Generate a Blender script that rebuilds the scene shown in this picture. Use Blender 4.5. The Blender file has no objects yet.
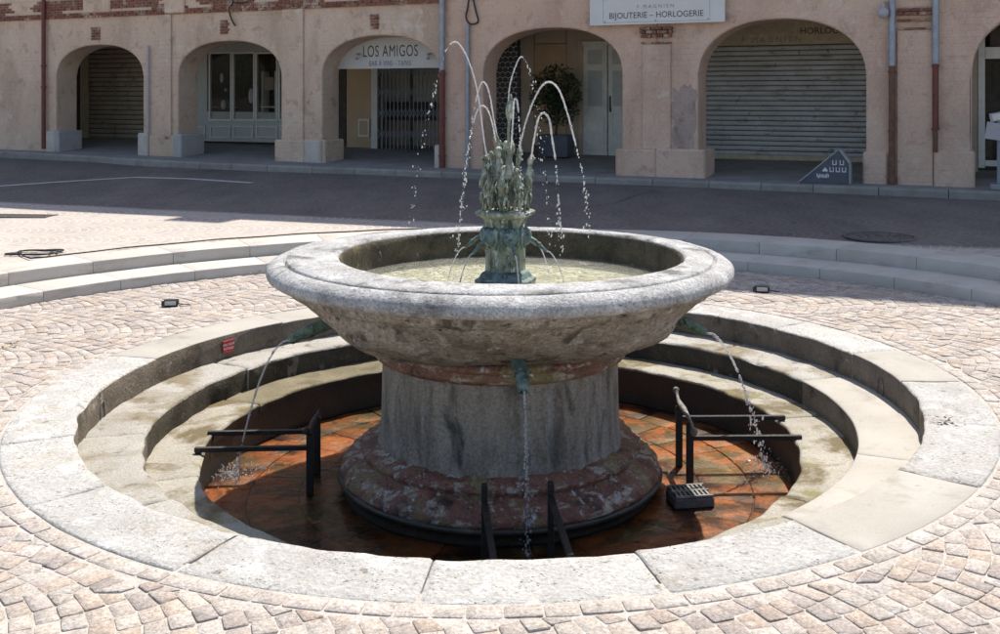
import bpy, math, random
from mathutils import Vector, noise as mn
R = random.Random(7)
PI = math.pi; rad = math.radians
scene = bpy.context.scene
COL = scene.collection

# ------------------------------------------------------------------ camera, sky, sun, exposure
FPX, YH, DIST, CAMH = 1027.0, 95.0, 7.5, 2.085
cd = bpy.data.cameras.new('camera'); cam = bpy.data.objects.new('camera', cd); COL.objects.link(cam)
cam.location = (0, -DIST, CAMH); cam.rotation_euler = (PI/2, 0, 0)
cd.sensor_width = 36; cd.lens = 36*FPX/1000; cd.shift_y = -(317-YH)/1000
cd.clip_start = .05; cd.clip_end = 2000
scene.camera = cam
SUN_EL, SUN_AZ = rad(61), rad(25.5)          # azimuth from +Y towards +X
w = bpy.data.worlds.new('World'); scene.world = w; w.use_nodes = True
nt = w.node_tree; bg = nt.nodes['Background']
sky = nt.nodes.new('ShaderNodeTexSky'); sky.sky_type = 'NISHITA'; sky.sun_disc = False
sky.sun_elevation = SUN_EL; sky.sun_rotation = SUN_AZ; sky.air_density = 1.0; sky.dust_density = 1.5
nt.links.new(sky.outputs[0], bg.inputs[0]); bg.inputs[1].default_value = 0.138
sd = bpy.data.lights.new('sun', 'SUN'); sun = bpy.data.objects.new('sun', sd); COL.objects.link(sun)
sd.energy = 5.0; sd.angle = rad(.53); sd.color = (1, .95, .87)
sdir = Vector((math.cos(SUN_EL)*math.sin(SUN_AZ), math.cos(SUN_EL)*math.cos(SUN_AZ), math.sin(SUN_EL)))
sun.rotation_euler = sdir.to_track_quat('Z', 'Y').to_euler()
vs = scene.view_settings; vs.view_transform = 'Standard'; vs.look = 'None'; vs.exposure = 0.50; vs.gamma = 1
scene.render.engine = 'CYCLES'

# ------------------------------------------------------------------ helpers
def lerp(a, b, t): return a+(b-a)*t
def sstep(a, b, x):
    t = min(1, max(0, (x-a)/(b-a))); return t*t*(3-2*t)
def nz(x, y, z): return mn.noise(Vector((x, y, z)))
def W(px, py, Y):                                        # a point of the place at depth Y seen at that pixel
    d = Y+DIST; return Vector(((px-500)/FPX*d, Y, CAMH-(py-YH)/FPX*d))
TX = .0131                                               # the square falls sideways
FS, FC = .4140, .9103                                    # facade direction
def zup(x, y):                                           # upper paving height
    q = 19.48-((y+DIST)*FC+x*FS)
    xc = max(-14, min(14, x))
    return lerp(.255+TX*max(-8, min(8, x)), .40-.006*xc, sstep(7.5, .5, q))

def tag(o, label=None, cat=None, group=None, kind=None):
    if label: o['label'] = label
    if cat: o['category'] = cat
    if group: o['group'] = group
    if kind: o['kind'] = kind
    return o
def empty(name, loc=(0, 0, 0), rz=0, **k):
    o = bpy.data.objects.new(name, None); COL.objects.link(o)
    o.location = loc; o.rotation_euler = (0, 0, rz); o.empty_display_size = .1
    return tag(o, **k)

class MB:
    def __init__(s): s.v = []; s.f = []; s.c = []; s.ri = []
    def add(s, v, f, col=None):
        b = len(s.v); s.v += [tuple(p) for p in v]; s.f += [tuple(i+b for i in q) for q in f]
        s.c += [col]*len(f); return s
    def box(s, c, size, rz=0, rx=0, ry=0):
        hx, hy, hz = size[0]/2, size[1]/2, size[2]/2
        from mathutils import Euler
        m = Euler((rx, ry, rz)).to_matrix()
        v = [m @ Vector((x, y, z))+Vector(c) for x in (-hx, hx) for y in (-hy, hy) for z in (-hz, hz)]
        return s.add(v, [(0, 1, 3, 2), (4, 6, 7, 5), (0, 4, 5, 1), (2, 3, 7, 6), (0, 2, 6, 4), (1, 5, 7, 3)])
    def bbox(s, x0, x1, y0, y1, z0, z1): return s.box(((x0+x1)/2, (y0+y1)/2, (z0+z1)/2), (x1-x0, y1-y0, z1-z0))
    def cbox(s, x0, x1, y0, y1, z0, z1, b=.01):           # chamfered box
        xs = (x0, x0+b, x1-b, x1)
        v = []; f = []
        def ring(i, z):
            return [(x0+i, y0+b, z), (x0+b, y0+i, z), (x1-b, y0+i, z), (x1-i, y0+b, z), (x1-i, y1-b, z), (x1-b, y1-i, z), (x0+b, y1-i, z), (x0+i, y1-b, z)]
        for (i, z) in ((b*.9, z0), (0, z0+b), (0, z1-b), (b*.9, z1)): v += ring(i, z)
        for k in range(3):
            for j in range(8):
                a, c = k*8+j, k*8+(j+1) % 8
                f.append((a, c, c+8, a+8))
        f.append(tuple(range(7, -1, -1))); f.append(tuple(range(24, 32)))
        return s.add(v, f)
    def tube(s, pts, rr, n=8, caps=True):
        pts = [Vector(p) for p in pts]
        if not isinstance(rr, (list, tuple)): rr = [rr]*len(pts)
        v = []; f = []; up = None
        for i, p in enumerate(pts):
            t = (pts[min(i+1, len(pts)-1)]-pts[max(i-1, 0)]).normalized()
            if up is None:
                up = Vector((0, 0, 1)) if abs(t.z) < .9 else Vector((1, 0, 0))
            a = t.cross(up).normalized(); up = a.cross(t).normalized()
            for k in range(n):
                g = 2*PI*k/n; v.append(p+(a*math.cos(g)+up*math.sin(g))*rr[i])
        for i in range(len(pts)-1):
            for k in range(n):
                a, b = i*n+k, i*n+(k+1) % n
                f.append((a, b, b+n, a+n))
        if caps:
            f.append(tuple(range(n-1, -1, -1))); f.append(tuple(range((len(pts)-1)*n, len(pts)*n)))
        return s.add(v, f)
    def lathe(s, prof, n=64, c=(0, 0), fn=None, closed=False):
        v = []; f = []; m = len(prof)
        for k in range(n):
            a = 2*PI*k/n
            for (r, z) in prof:
                p = Vector((c[0]+r*math.cos(a), c[1]+r*math.sin(a), z))
                v.append(fn(p, r, a, z) if fn else p)
        mm = m if closed else m-1
        for k in range(n):
            k2 = (k+1) % n
            for j in range(mm):
                j2 = (j+1) % m
                f.append((k*m+j, k2*m+j, k2*m+j2, k*m+j2))
        return s.add(v, f)
    def blob(s, c, r, sx=1, sy=1, sz=1, n=8, m=5):
        v = [(c[0], c[1], c[2]+r*sz)]; f = []
        for i in range(1, m):
            t = PI*i/m
            for k in range(n):
                g = 2*PI*k/n
                v.append((c[0]+r*sx*math.sin(t)*math.cos(g), c[1]+r*sy*math.sin(t)*math.sin(g), c[2]+r*sz*math.cos(t)))
        v.append((c[0], c[1], c[2]-r*sz)); L = len(v)-1
        for k in range(n):
            f.append((0, 1+k, 1+(k+1) % n)); b = 1+(m-2)*n
            f.append((L, b+(k+1) % n, b+k))
        for i in range(m-2):
            for k in range(n):
                a, b = 1+i*n+k, 1+i*n+(k+1) % n
                f.append((a, a+n, b+n, b))
        return s.add(v, f)
    def extrude(s, poly, y0, y1):                          # polygon in x,z swept along y
        n = len(poly)
        v = [(x, y0, z) for x, z in poly]+[(x, y1, z) for x, z in poly]
        f = [tuple(range(n)), tuple(range(2*n-1, n-1, -1))]
        f += [((i+1) % n, i, i+n, (i+1) % n+n) for i in range(n)]
        return s.add(v, f)
    def build(s, name, mat, parent=None, smooth=False, loc=None, fix=True, auto=None, mat2=None):
        me = bpy.data.meshes.new(name); me.from_pydata(s.v, [], s.f); me.update()
        if fix:
            import bmesh
            bm = bmesh.new(); bm.from_mesh(me)
            bmesh.ops.recalc_face_normals(bm, faces=bm.faces); bm.to_mesh(me); bm.free()
        if any(c is not None for c in s.c):
            at = me.color_attributes.new('tint', 'FLOAT_COLOR', 'CORNER')
            vals = []
            for p in me.polygons:
                c = s.c[p.index] or (1, 1, 1)
                vals += [c[0], c[1], c[2], 1]*p.loop_total
            at.data.foreach_set('color', vals)
        if smooth: me.polygons.foreach_set('use_smooth', [True]*len(me.polygons))
        me.materials.append(mat)
        if mat2:
            me.materials.append(mat2)
            for k in s.ri: me.polygons[k].material_index = 1
        o = bpy.data.objects.new(name, me); COL.objects.link(o)
        if parent: o.parent = parent
        if loc: o.location = loc
        if smooth and auto:
            try: me.set_sharp_from_angle(angle=rad(auto))
            except Exception: pass
        return o

def spline(pts, n=10):
    P = [Vector(p) for p in pts]; P = [P[0]*2-P[1]]+P+[P[-1]*2-P[-2]]; out = []
    for i in range(1, len(P)-2):
        for k in range(n):
            t = k/n; a, b, c, d = P[i-1], P[i], P[i+1], P[i+2]
            out.append(.5*((2*b)+(c-a)*t+(2*a-5*b+4*c-d)*t*t+(3*b-a-3*c+d)*t*t*t))
    out.append(P[-2]); return out

# ------------------------------------------------------------------ materials
def N(t, typ, **k):
    n = t.nodes.new(typ)
    for a, b in k.items():
        if a.startswith('i_'):
            key = a[2:]; key = int(key) if key.isdigit() else key.replace('_', ' ')
            n.inputs[key].default_value = b
        else: setattr(n, a, b)
    return n
def c4(c): return (c[0], c[1], c[2], 1)
def mixc(t, fac, a, b, mode='MIX'):
    m = N(t, 'ShaderNodeMix', data_type='RGBA', blend_type=mode)
    for sock, val in ((m.inputs[0], fac), (m.inputs[6], a), (m.inputs[7], b)):
        if isinstance(val, (int, float)): sock.default_value = val
        elif isinstance(val, tuple): sock.default_value = c4(val)
        else: t.links.new(val, sock)
    return m.outputs[2]
def mth(t, op, a, b=None, c=None):
    m = N(t, 'ShaderNodeMath', operation=op)
    for i, val in enumerate((a, b, c)):
        if val is None: continue
        if isinstance(val, (int, float)): m.inputs[i].default_value = val
        else: t.links.new(val, m.inputs[i])
    return m.outputs[0]
def ramp(t, fac, stops):
    r = N(t, 'ShaderNodeValToRGB'); e = r.color_ramp.elements
    while len(e) < len(stops): e.new(.5)
    for k, (p, c) in enumerate(stops):
        e[k].position = p; e[k].color = c4(c) if isinstance(c, tuple) else (c, c, c, 1)
    t.links.new(fac, r.inputs[0]); return r.outputs[0]
def newmat(name):
    m = bpy.data.materials.new(name); m.use_nodes = True
    t = m.node_tree; b = t.nodes['Principled BSDF']
    return m, t, b
def posvec(t, sc=(1, 1, 1)):
    g = N(t, 'ShaderNodeNewGeometry'); mp = N(t, 'ShaderNodeMapping')
    mp.inputs['Scale'].default_value = sc
    t.links.new(g.outputs['Position'], mp.inputs[0]); return mp.outputs[0]
def noi(t, v, scale, detail=5, rough=.55, dist=0):
    n = N(t, 'ShaderNodeTexNoise', i_Scale=scale, i_Detail=detail, i_Roughness=rough, i_Distortion=dist)
    t.links.new(v, n.inputs['Vector']); return n.outputs['Fac']
def stone(name, c1, c2, scale=2.5, rough=.85, bump=.25, bscale=45, fine=.35, fscale=60, patches=(), sc=(1, 1, 1), rand=0, tint=False, pits=0, spec=.3, cracks=0):
    """c1-c2 broad mottling; patches = (colour, scale, lo, hi, stretch) stains with their own outline"""
    m, t, b = newmat(name); v = posvec(t, sc)
    col = ramp(t, noi(t, v, scale, 6, .6, .4), [(.32, c1), (.68, c2)])
    for (pc, ps, lo, hi, st) in patches:
        pv = posvec(t, st); col = mixc(t, ramp(t, noi(t, pv, ps, 7, .62, .3), [(lo, 0.), (hi, 1.)]), col, pc)
    fn = noi(t, posvec(t), fscale, 4, .7)
    col = mixc(t, 1., col, ramp(t, fn, [(.3, 1-fine), (.7, 1+fine*.35)]), 'MULTIPLY')
    if rand:
        oi = N(t, 'ShaderNodeObjectInfo')
        col = mixc(t, 1., col, ramp(t, oi.outputs['Random'], [(0, 1-rand), (1, 1+rand*.5)]), 'MULTIPLY')
    if tint:
        at = N(t, 'ShaderNodeAttribute', attribute_name='tint'); col = mixc(t, 1., col, at.outputs['Color'], 'MULTIPLY')
    h = noi(t, posvec(t), bscale, 6, .65)
    if pits:
        vo = N(t, 'ShaderNodeTexVoronoi', i_Scale=pits); t.links.new(posvec(t), vo.inputs['Vector'])
        pit = ramp(t, vo.outputs['Distance'], [(.02, 0.), (.22, 1.)])
        msk = ramp(t, noi(t, posvec(t), pits*.12, 3), [(.5, 1.), (.62, 0.)])
        pp = mth(t, 'MAXIMUM', pit, msk)
        col = mixc(t, 1., col, ramp(t, pp, [(0, .45), (1, 1.)]), 'MULTIPLY')
        h = mth(t, 'ADD', h, mth(t, 'MULTIPLY', pp, .8))
    if cracks:
        vo = N(t, 'ShaderNodeTexVoronoi', feature='DISTANCE_TO_EDGE', i_Scale=cracks)
        vv = N(t, 'ShaderNodeVectorMath', operation='ADD'); nn = N(t, 'ShaderNodeTexNoise', i_Scale=cracks*1.6, i_Detail=5)
        g = posvec(t); t.links.new(g, nn.inputs['Vector'])
        vm = N(t, 'ShaderNodeVectorMath', operation='SCALE', i_Scale=.5/cracks); t.links.new(nn.outputs['Color'], vm.inputs[0])
        t.links.new(g, vv.inputs[0]); t.links.new(vm.outputs[0], vv.inputs[1]); t.links.new(vv.outputs[0], vo.inputs['Vector'])
        cr = ramp(t, vo.outputs['Distance'], [(.0, 0.), (.018, 1.)])
        msk = ramp(t, noi(t, posvec(t), cracks*.7, 2), [(.46, 1.), (.56, 0.)])
        cr = mth(t, 'MAXIMUM', cr, msk)
        col = mixc(t, 1., col, ramp(t, cr, [(0, .4), (1, 1.)]), 'MULTIPLY')
        h = mth(t, 'ADD', h, mth(t, 'MULTIPLY', cr, .6))
    t.links.new(col, b.inputs['Base Color'])
    b.inputs['Roughness'].default_value = rough; b.inputs['Specular IOR Level'].default_value = spec
    bp = N(t, 'ShaderNodeBump', i_Strength=bump, i_Distance=.02); t.links.new(h, bp.inputs['Height'])
    t.links.new(bp.outputs[0], b.inputs['Normal'])
    return m
def plain(name, c, rough=.6, metal=0, var=.15, scale=8, bump=.05, spec=.4):
    m, t, b = newmat(name); v = posvec(t)
    col = ramp(t, noi(t, v, scale, 5), [(.3, tuple(x*(1-var) for x in c)), (.7, tuple(min(1, x*(1+var)) for x in c))])
    t.links.new(col, b.inputs['Base Color']); b.inputs['Roughness'].default_value = rough; b.inputs['Metallic'].default_value = metal
    b.inputs['Specular IOR Level'].default_value = spec
    if bump:
        bp = N(t, 'ShaderNodeBump', i_Strength=bump, i_Distance=.01); t.links.new(noi(t, v, scale*6, 4), bp.inputs['Height'])
        t.links.new(bp.outputs[0], b.inputs['Normal'])
    return m
def water(name, tint, ripple, rscale, murk=0, murkc=(1, 1, 1), rdist=.02):
    m, t, b = newmat(name); t.nodes.remove(b); out = t.nodes['Material Output']
    tr = N(t, 'ShaderNodeBsdfTransparent', i_Color=c4(tint)); gl = N(t, 'ShaderNodeBsdfGlossy', i_Roughness=.03)
    bp = N(t, 'ShaderNodeBump', i_Strength=ripple, i_Distance=rdist)
    v = posvec(t); t.links.new(noi(t, v, rscale, 3, .5, .6), bp.inputs['Height'])
    t.links.new(bp.outputs[0], gl.inputs['Normal'])
    fr = N(t, 'ShaderNodeFresnel', i_IOR=1.33); t.links.new(bp.outputs[0], fr.inputs['Normal'])
    base = tr.outputs[0]
    if murk:
        df = N(t, 'ShaderNodeBsdfDiffuse', i_Color=c4(murkc)); t.links.new(bp.outputs[0], df.inputs['Normal'])
        tl = N(t, 'ShaderNodeBsdfTranslucent', i_Color=c4(murkc))
        ad = N(t, 'ShaderNodeMixShader', i_0=.5); t.links.new(df.outputs[0], ad.inputs[1]); t.links.new(tl.outputs[0], ad.inputs[2])
        mx = N(t, 'ShaderNodeMixShader', i_0=murk); t.links.new(base, mx.inputs[1]); t.links.new(ad.outputs[0], mx.inputs[2]); base = mx.outputs[0]
    m2 = N(t, 'ShaderNodeMixShader'); t.links.new(fr.outputs[0], m2.inputs[0]); t.links.new(base, m2.inputs[1]); t.links.new(gl.outputs[0], m2.inputs[2])
    t.links.new(m2.outputs[0], out.inputs[0]); return m

U = (1, 1, 1)
M = {}
M['white_stone'] = stone('worn white stone', (.44, .415, .38), (.55, .53, .495), 3, .85, 1., 34, .33, 48, [((.46, .40, .32), 1.6, .56, .70, U), ((.26, .235, .205), 16, .61, .68, U), ((.64, .62, .59), 5, .56, .66, U)], rand=.06, pits=40)
M['beige_stone'] = stone('smooth beige stone', (.355, .325, .28), (.435, .40, .35), 1.8, .7, .15, 60, .14, 120, [((.30, .27, .23), 3, .56, .72, U), ((.27, .245, .21), 14, .64, .72, (1, 1, 1))], rand=.10)
M['tread_stone'] = stone('grey worn tread stone', (.34, .315, .27), (.47, .445, .40), 2.2, .85, .5, 55, .42, 90, [((.25, .205, .135), 1.8, .50, .64, U), ((.17, .15, .11), 7, .58, .68, U)], rand=.08, pits=50)
M['ledge_stone'] = stone('algae stained ledge stone', (.31, .28, .22), (.43, .395, .33), 2, .7, .4, 50, .40, 70, [((.15, .115, .055), 1.3, .50, .57, U), ((.22, .19, .085), 3, .56, .66, U)], pits=45)
M['ledge_wet'] = stone('wet olive ledge stone', (.15, .125, .072), (.24, .205, .13), 2, .75, .35, 45, .35, 60, [((.11, .09, .045), 1.6, .54, .64, U), ((.36, .33, .26), 4, .64, .72, U)], spec=.25)
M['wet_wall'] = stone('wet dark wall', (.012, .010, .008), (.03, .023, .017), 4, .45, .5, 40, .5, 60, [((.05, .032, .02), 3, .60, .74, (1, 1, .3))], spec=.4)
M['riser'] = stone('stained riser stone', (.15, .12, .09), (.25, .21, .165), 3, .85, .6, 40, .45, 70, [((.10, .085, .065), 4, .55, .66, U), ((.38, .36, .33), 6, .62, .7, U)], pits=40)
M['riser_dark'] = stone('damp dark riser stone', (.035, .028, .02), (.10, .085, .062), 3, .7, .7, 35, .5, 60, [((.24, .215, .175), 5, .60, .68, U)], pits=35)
M['step_stone'] = stone('pale cut step stone', (.47, .425, .37), (.55, .51, .455), 2, .8, .2, 50, .16, 90, [((.36, .31, .25), 2.5, .58, .76, (1, 1, 3))], rand=.08)
M['mortar'] = stone('pale mortar', (.44, .395, .345), (.56, .515, .46), 6, .95, .5, 60, .4, 70)
M['dark_joint'] = stone('dirty joint', (.14, .12, .10), (.24, .21, .18), 6, .95, .4, 70, .4, 80)
M['paver'] = stone('porphyry setts', (.42, .37, .33), (.55, .495, .45), 4.5, .8, .6, 34, .50, 62, [((.56, .54, .51), 9, .56, .68, U), ((.27, .24, .225), 12, .60, .70, U)], tint=True, pits=60)
M['paver_one'] = M['paver']
M['rim_stone'] = stone('weathered rim stone', (.36, .35, .34), (.56, .55, .535), 3.4, .85, .8, 34, .55, 60, [((.17, .165, .155), 3.2, .52, .66, U), ((.64, .63, .60), 4.5, .56, .66, U), ((.33, .29, .22), 2, .60, .7, U)], pits=36)
M['bowl_stone'] = stone('weathered bowl stone', (.25, .21, .165), (.46, .405, .34), 4.2, .85, 1., 16, .55, 40, [((.13, .108, .085), 5.5, .54, .66, (1, 1, .35)), ((.50, .475, .43), 8, .57, .66, (1, 1, .3)), ((.27, .20, .13), 2.2, .58, .68, U), ((.09, .075, .06), 12, .59, .68, U)], pits=24)
M['lining'] = stone('algae basin lining', (.045, .036, .022), (.12, .098, .06), 6, .6, .7, 30, .5, 60, [((.26, .21, .09), 2.0, .58, .66, U), ((.40, .38, .35), 8, .64, .72, U)])
M['basin_bed'] = stone('yellow silt bed', (.54, .53, .43), (.78, .77, .68), 9, .8, .3, 30, .35, 45, [((.40, .37, .22), 5, .54, .68, U)])
M['column_stone'] = stone('streaked grey column', (.27, .22, .168), (.43, .365, .295), 6, .8, .6, 30, .45, 50, [((.16, .135, .105), 9, .50, .68, (1, 1, .22)), ((.38, .36, .325), 13, .56, .70, (1, 1, .14)), ((.15, .145, .06), 2.6, .58, .70, (1, 1, .5)), ((.10, .09, .075), 3.5, .56, .66, (1, 1, .6))], sc=(1, 1, .18))
M['red_marble'] = stone('worn red marble', (.18, .07, .045), (.34, .155, .095), 7, .55, .9, 22, .5, 45, [((.085, .05, .035), 4.5, .54, .64, U), ((.50, .43, .33), 8, .53, .60, (1, 1, 1.8)), ((.30, .22, .10), 3.0, .52, .62, U), ((.62, .59, .55), 11, .60, .66, U)], spec=.5, pits=22)
M['plinth'] = stone('slimy dark plinth', (.03, .028, .022), (.075, .065, .045), 5, .35, .5, 30, .4, 50, [((.17, .14, .09), 5, .60, .70, U)], spec=.5)
M['bronze'] = stone('limed green bronze', (.135, .17, .115), (.31, .345, .255), 14, .5, .6, 60, .45, 90, [((.035, .05, .035), 12, .53, .62, (1, 1, .5)), ((.58, .60, .52), 16, .53, .62, (1, 1, .4)), ((.28, .23, .13), 9, .58, .68, U)], spec=.6)
M['bronze_blue'] = stone('verdigris blue bronze', (.08, .14, .13), (.18, .27, .245), 16, .5, .6, 60, .45, 90, [((.05, .055, .05), 12, .52, .62, U), ((.36, .40, .38), 14, .58, .68, U)], spec=.6)
M['bronze_green'] = stone('verdigris green bronze', (.06, .11, .07), (.17, .27, .18), 16, .5, .5, 60, .45, 90, [((.03, .03, .02), 12, .55, .64, U)], spec=.6)
M['iron'] = stone('wet black iron', (.010, .009, .008), (.024, .020, .017), 9, .5, .6, 50, .4, 80, [((.07, .035, .02), 7, .60, .68, U)], spec=.5)
M['iron_pale'] = stone('limed iron', (.09, .085, .075), (.36, .34, .31), 14, .6, .4, 60)
M['tile'] = stone('orange terracotta', (.44, .15, .05), (.66, .26, .09), 3.5, .45, .45, 40, .4, 55, [((.20, .155, .07), 2.1, .50, .58, U), ((.42, .34, .22), 4, .58, .66, U), ((.09, .042, .03), 2.6, .50, .60, U), ((.04, .03, .022), 7, .60, .68, U)], rand=.3, spec=.5)
M['pool'] = water('shallow pool water', (.78, .73, .66), .5, 16)
M['bowl_water'] = water('bowl water', (.90, .90, .82), 1., 14, .25, (.90, .89, .78), .07)
M['jet'] = water('falling water', (.96, .97, .98), .6, 60, .42, (.98, .98, .99))
M['sidewalk'] = stone('dusty sidewalk', (.25, .225, .195), (.34, .31, .275), 2.2, .9, .25, 60, .25, 80, [((.22, .20, .18), 2, .56, .7, U)])
M['kerb'] = stone('kerb stone', (.28, .25, .215), (.37, .335, .295), 3, .85, .3, 60, .25, 80, rand=.12)
def plaster(name, a, b_, p1, p2):
    m = plaster_base(name, a, b_, p1, p2); t = m.node_tree
    # brickwork telegraphing through the thin plaster
    g = N(t, 'ShaderNodeNewGeometry'); mp = N(t, 'ShaderNodeMapping'); mp.inputs['Rotation'].default_value = (PI/2, 0, math.atan2(FS, FC))
    vr = N(t, 'ShaderNodeVectorRotate', rotation_type='Z_AXIS'); vr.inputs['Angle'].default_value = math.atan2(FS, FC)
    t.links.new(g.outputs['Position'], vr.inputs[0]); sx = N(t, 'ShaderNodeSeparateXYZ'); t.links.new(vr.outputs[0], sx.inputs[0])
    cb = N(t, 'ShaderNodeCombineXYZ'); t.links.new(sx.outputs[0], cb.inputs[0]); t.links.new(sx.outputs[2], cb.inputs[1]); t.nodes.remove(mp)
    br = N(t, 'ShaderNodeTexBrick', i_Scale=1., i_Mortar_Size=.012, i_Brick_Width=.36, i_Row_Height=.11, i_Mortar_Smooth=.6); t.links.new(cb.outputs[0], br.inputs['Vector'])
    msk = ramp(t, noi(t, posvec(t), .9, 5), [(.46, 0.), (.60, 1.)])
    k = mth(t, 'MULTIPLY', br.outputs['Fac'], msk)
    bp = [n for n in t.nodes if n.type == 'BUMP'][0]; h0 = bp.inputs['Height'].links[0].from_socket
    t.links.new(mth(t, 'SUBTRACT', h0, mth(t, 'MULTIPLY', k, .35)), bp.inputs['Height'])
    b = t.nodes['Principled BSDF']; c0 = b.inputs['Base Color'].links[0].from_socket
    t.links.new(mixc(t, mth(t, 'MULTIPLY', k, .10), c0, tuple(c*.7 for c in p1)), b.inputs['Base Color'])
    return m
def plaster_base(name, a, b_, p1, p2):
    return stone(name, a, b_, 1.1, .92, .6, 14, .16, 26, [(p1, 1.1, .50, .72, (1, 1, .35)), (p1, 3.5, .55, .68, U), (p2, 2.6, .58, .70, U), (tuple(c*.62 for c in p1), 5, .66, .74, U)], spec=.15)
M['plaster_beige'] = plaster('old beige plaster', (.63, .455, .33), (.72, .545, .41), (.50, .355, .255), (.71, .585, .47))
M['plaster_pink'] = plaster('old pink plaster', (.64, .43, .315), (.73, .515, .385), (.53, .35, .26), (.70, .55, .44))
M['plaster_rose'] = plaster('rose plaster', (.65, .445, .33), (.74, .53, .40), (.54, .365, .275), (.70, .56, .455))
M['brick'] = stone('red brick', (.20, .09, .06), (.32, .155, .105), 8, .9, .4, 40, .4, 60, [((.48, .38, .30), 3.0, .52, .62, U)], tint=True)
M['patch'] = stone('bare render patch', (.40, .30, .25), (.50, .38, .315), 3, .92, .6, 20, .2, 30, [((.33, .245, .20), 4, .54, .66, U)])
M['plinth_stone'] = stone('grey pier base', (.40, .37, .345), (.50, .47, .44), 3, .85, .4, 40, .2, 60)
M['plinth_pale'] = stone('pale pier base', (.52, .44, .36), (.64, .57, .50), 3, .85, .4, 40, .2, 60)
M['gallery'] = stone('gallery wall', (.46, .36, .26), (.56, .45, .34), 1.5, .9, .2, 40, .15, 50)
M['ochre'] = stone('ochre wall', (.50, .34, .20), (.58, .41, .26), 1.5, .9, .2, 40, .15, 50)
M['shutter'] = stone('dusty grey shutter', (.50, .49, .465), (.66, .65, .62), 2, .55, .15, 40, .2, 50, [((.26, .25, .23), 2.4, .56, .72, (1, 1, 3)), ((.20, .18, .15), 6, .62, .70, U)], spec=.4)
M['shutter_brown'] = stone('brown shutter', (.40, .33, .24), (.50, .42, .32), 2, .6, .15, 40, .3, 50, [((.28, .23, .17), 3, .56, .68, U)], spec=.3)
M['cream'] = plain('cream paint', (.56, .46, .30), .6)
M['grey_wood'] = plain('grey green joinery', (.44, .45, .41), .55, 0, .08)
M['white_wood'] = plain('off white joinery', (.66, .64, .57), .55, 0, .10)
M['sign_white'] = plain('white board', (.66, .64, .60), .5, 0, .05, 3, 0)
M['sign_grey'] = plain('pale grey board', (.50, .49, .46), .5, 0, .05, 3, 0)
M['ink'] = plain('dark lettering', (.05, .045, .04), .6, 0, .1, 8, 0)
M['ink_grey'] = plain('faded lettering', (.27, .25, .23), .6, 0, .1, 8, 0)
M['ink_blue'] = plain('violet lettering', (.16, .14, .20), .6, 0, .1, 8, 0)
M['red_sign'] = plain('red plate', (.42, .03, .035), .45, 0, .05, 8, 0)
M['ink_white'] = plain('white lettering', (.75, .72, .70), .6, 0, .05, 8, 0)
M['pipe_red'] = plain('red brown pipe', (.16, .045, .035), .55, 0, .2)
M['pipe_grey'] = plain('zinc pipe', (.30, .32, .35), .45, .3, .15)
M['pipe_rust'] = plain('rusty pipe', (.17, .085, .05), .7, 0, .35)
M['pipe_pale'] = plain('pale conduit', (.42, .39, .40), .6, 0, .1)
M['black'] = plain('black plastic', (.018, .018, .02), .45, 0, .2)
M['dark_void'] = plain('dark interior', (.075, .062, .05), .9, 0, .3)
M['slate'] = plain('slate panel', (.10, .105, .12), .6, 0, .15)
M['slate_edge'] = plain('pale panel edge', (.42, .42, .42), .5, 0, .1)
M['stand_grey'] = plain('grey plastic stand', (.26, .27, .29), .5, 0, .08)
M['leaf'] = plain('dark leaf', (.028, .046, .015), .45, 0, .5, 5, 0)
M['dry_leaf'] = plain('dry leaf', (.30, .22, .10), .8, 0, .3, 20, 0)
M['bark'] = plain('bark', (.12, .085, .055), .9, 0, .3)
M['roof'] = plain('roof tiles', (.35, .17, .10), .9, 0, .2)
M['paint_line'] = plain('worn road paint', (.50, .49, .46), .8, 0, .15, 12)
M['tar'] = plain('tar seam', (.03, .03, .03), .7, 0, .2)
M['cast_iron'] = plain('cast iron cover', (.12, .11, .105), .6, .3, .3, 20, .4)
def glassmat():
    m, t, b = newmat('shop glass'); t.nodes.remove(b); out = t.nodes['Material Output']
    tr = N(t, 'ShaderNodeBsdfTransparent', i_Color=(.90, .91, .90, 1)); gl = N(t, 'ShaderNodeBsdfGlossy', i_Roughness=.02)
    fr = N(t, 'ShaderNodeFresnel', i_IOR=1.14); mx = N(t, 'ShaderNodeMixShader')
    t.links.new(fr.outputs[0], mx.inputs[0]); t.links.new(tr.outputs[0], mx.inputs[1]); t.links.new(gl.outputs[0], mx.inputs[2])
    t.links.new(mx.outputs[0], out.inputs[0]); return m
M['glass'] = glassmat()
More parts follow.
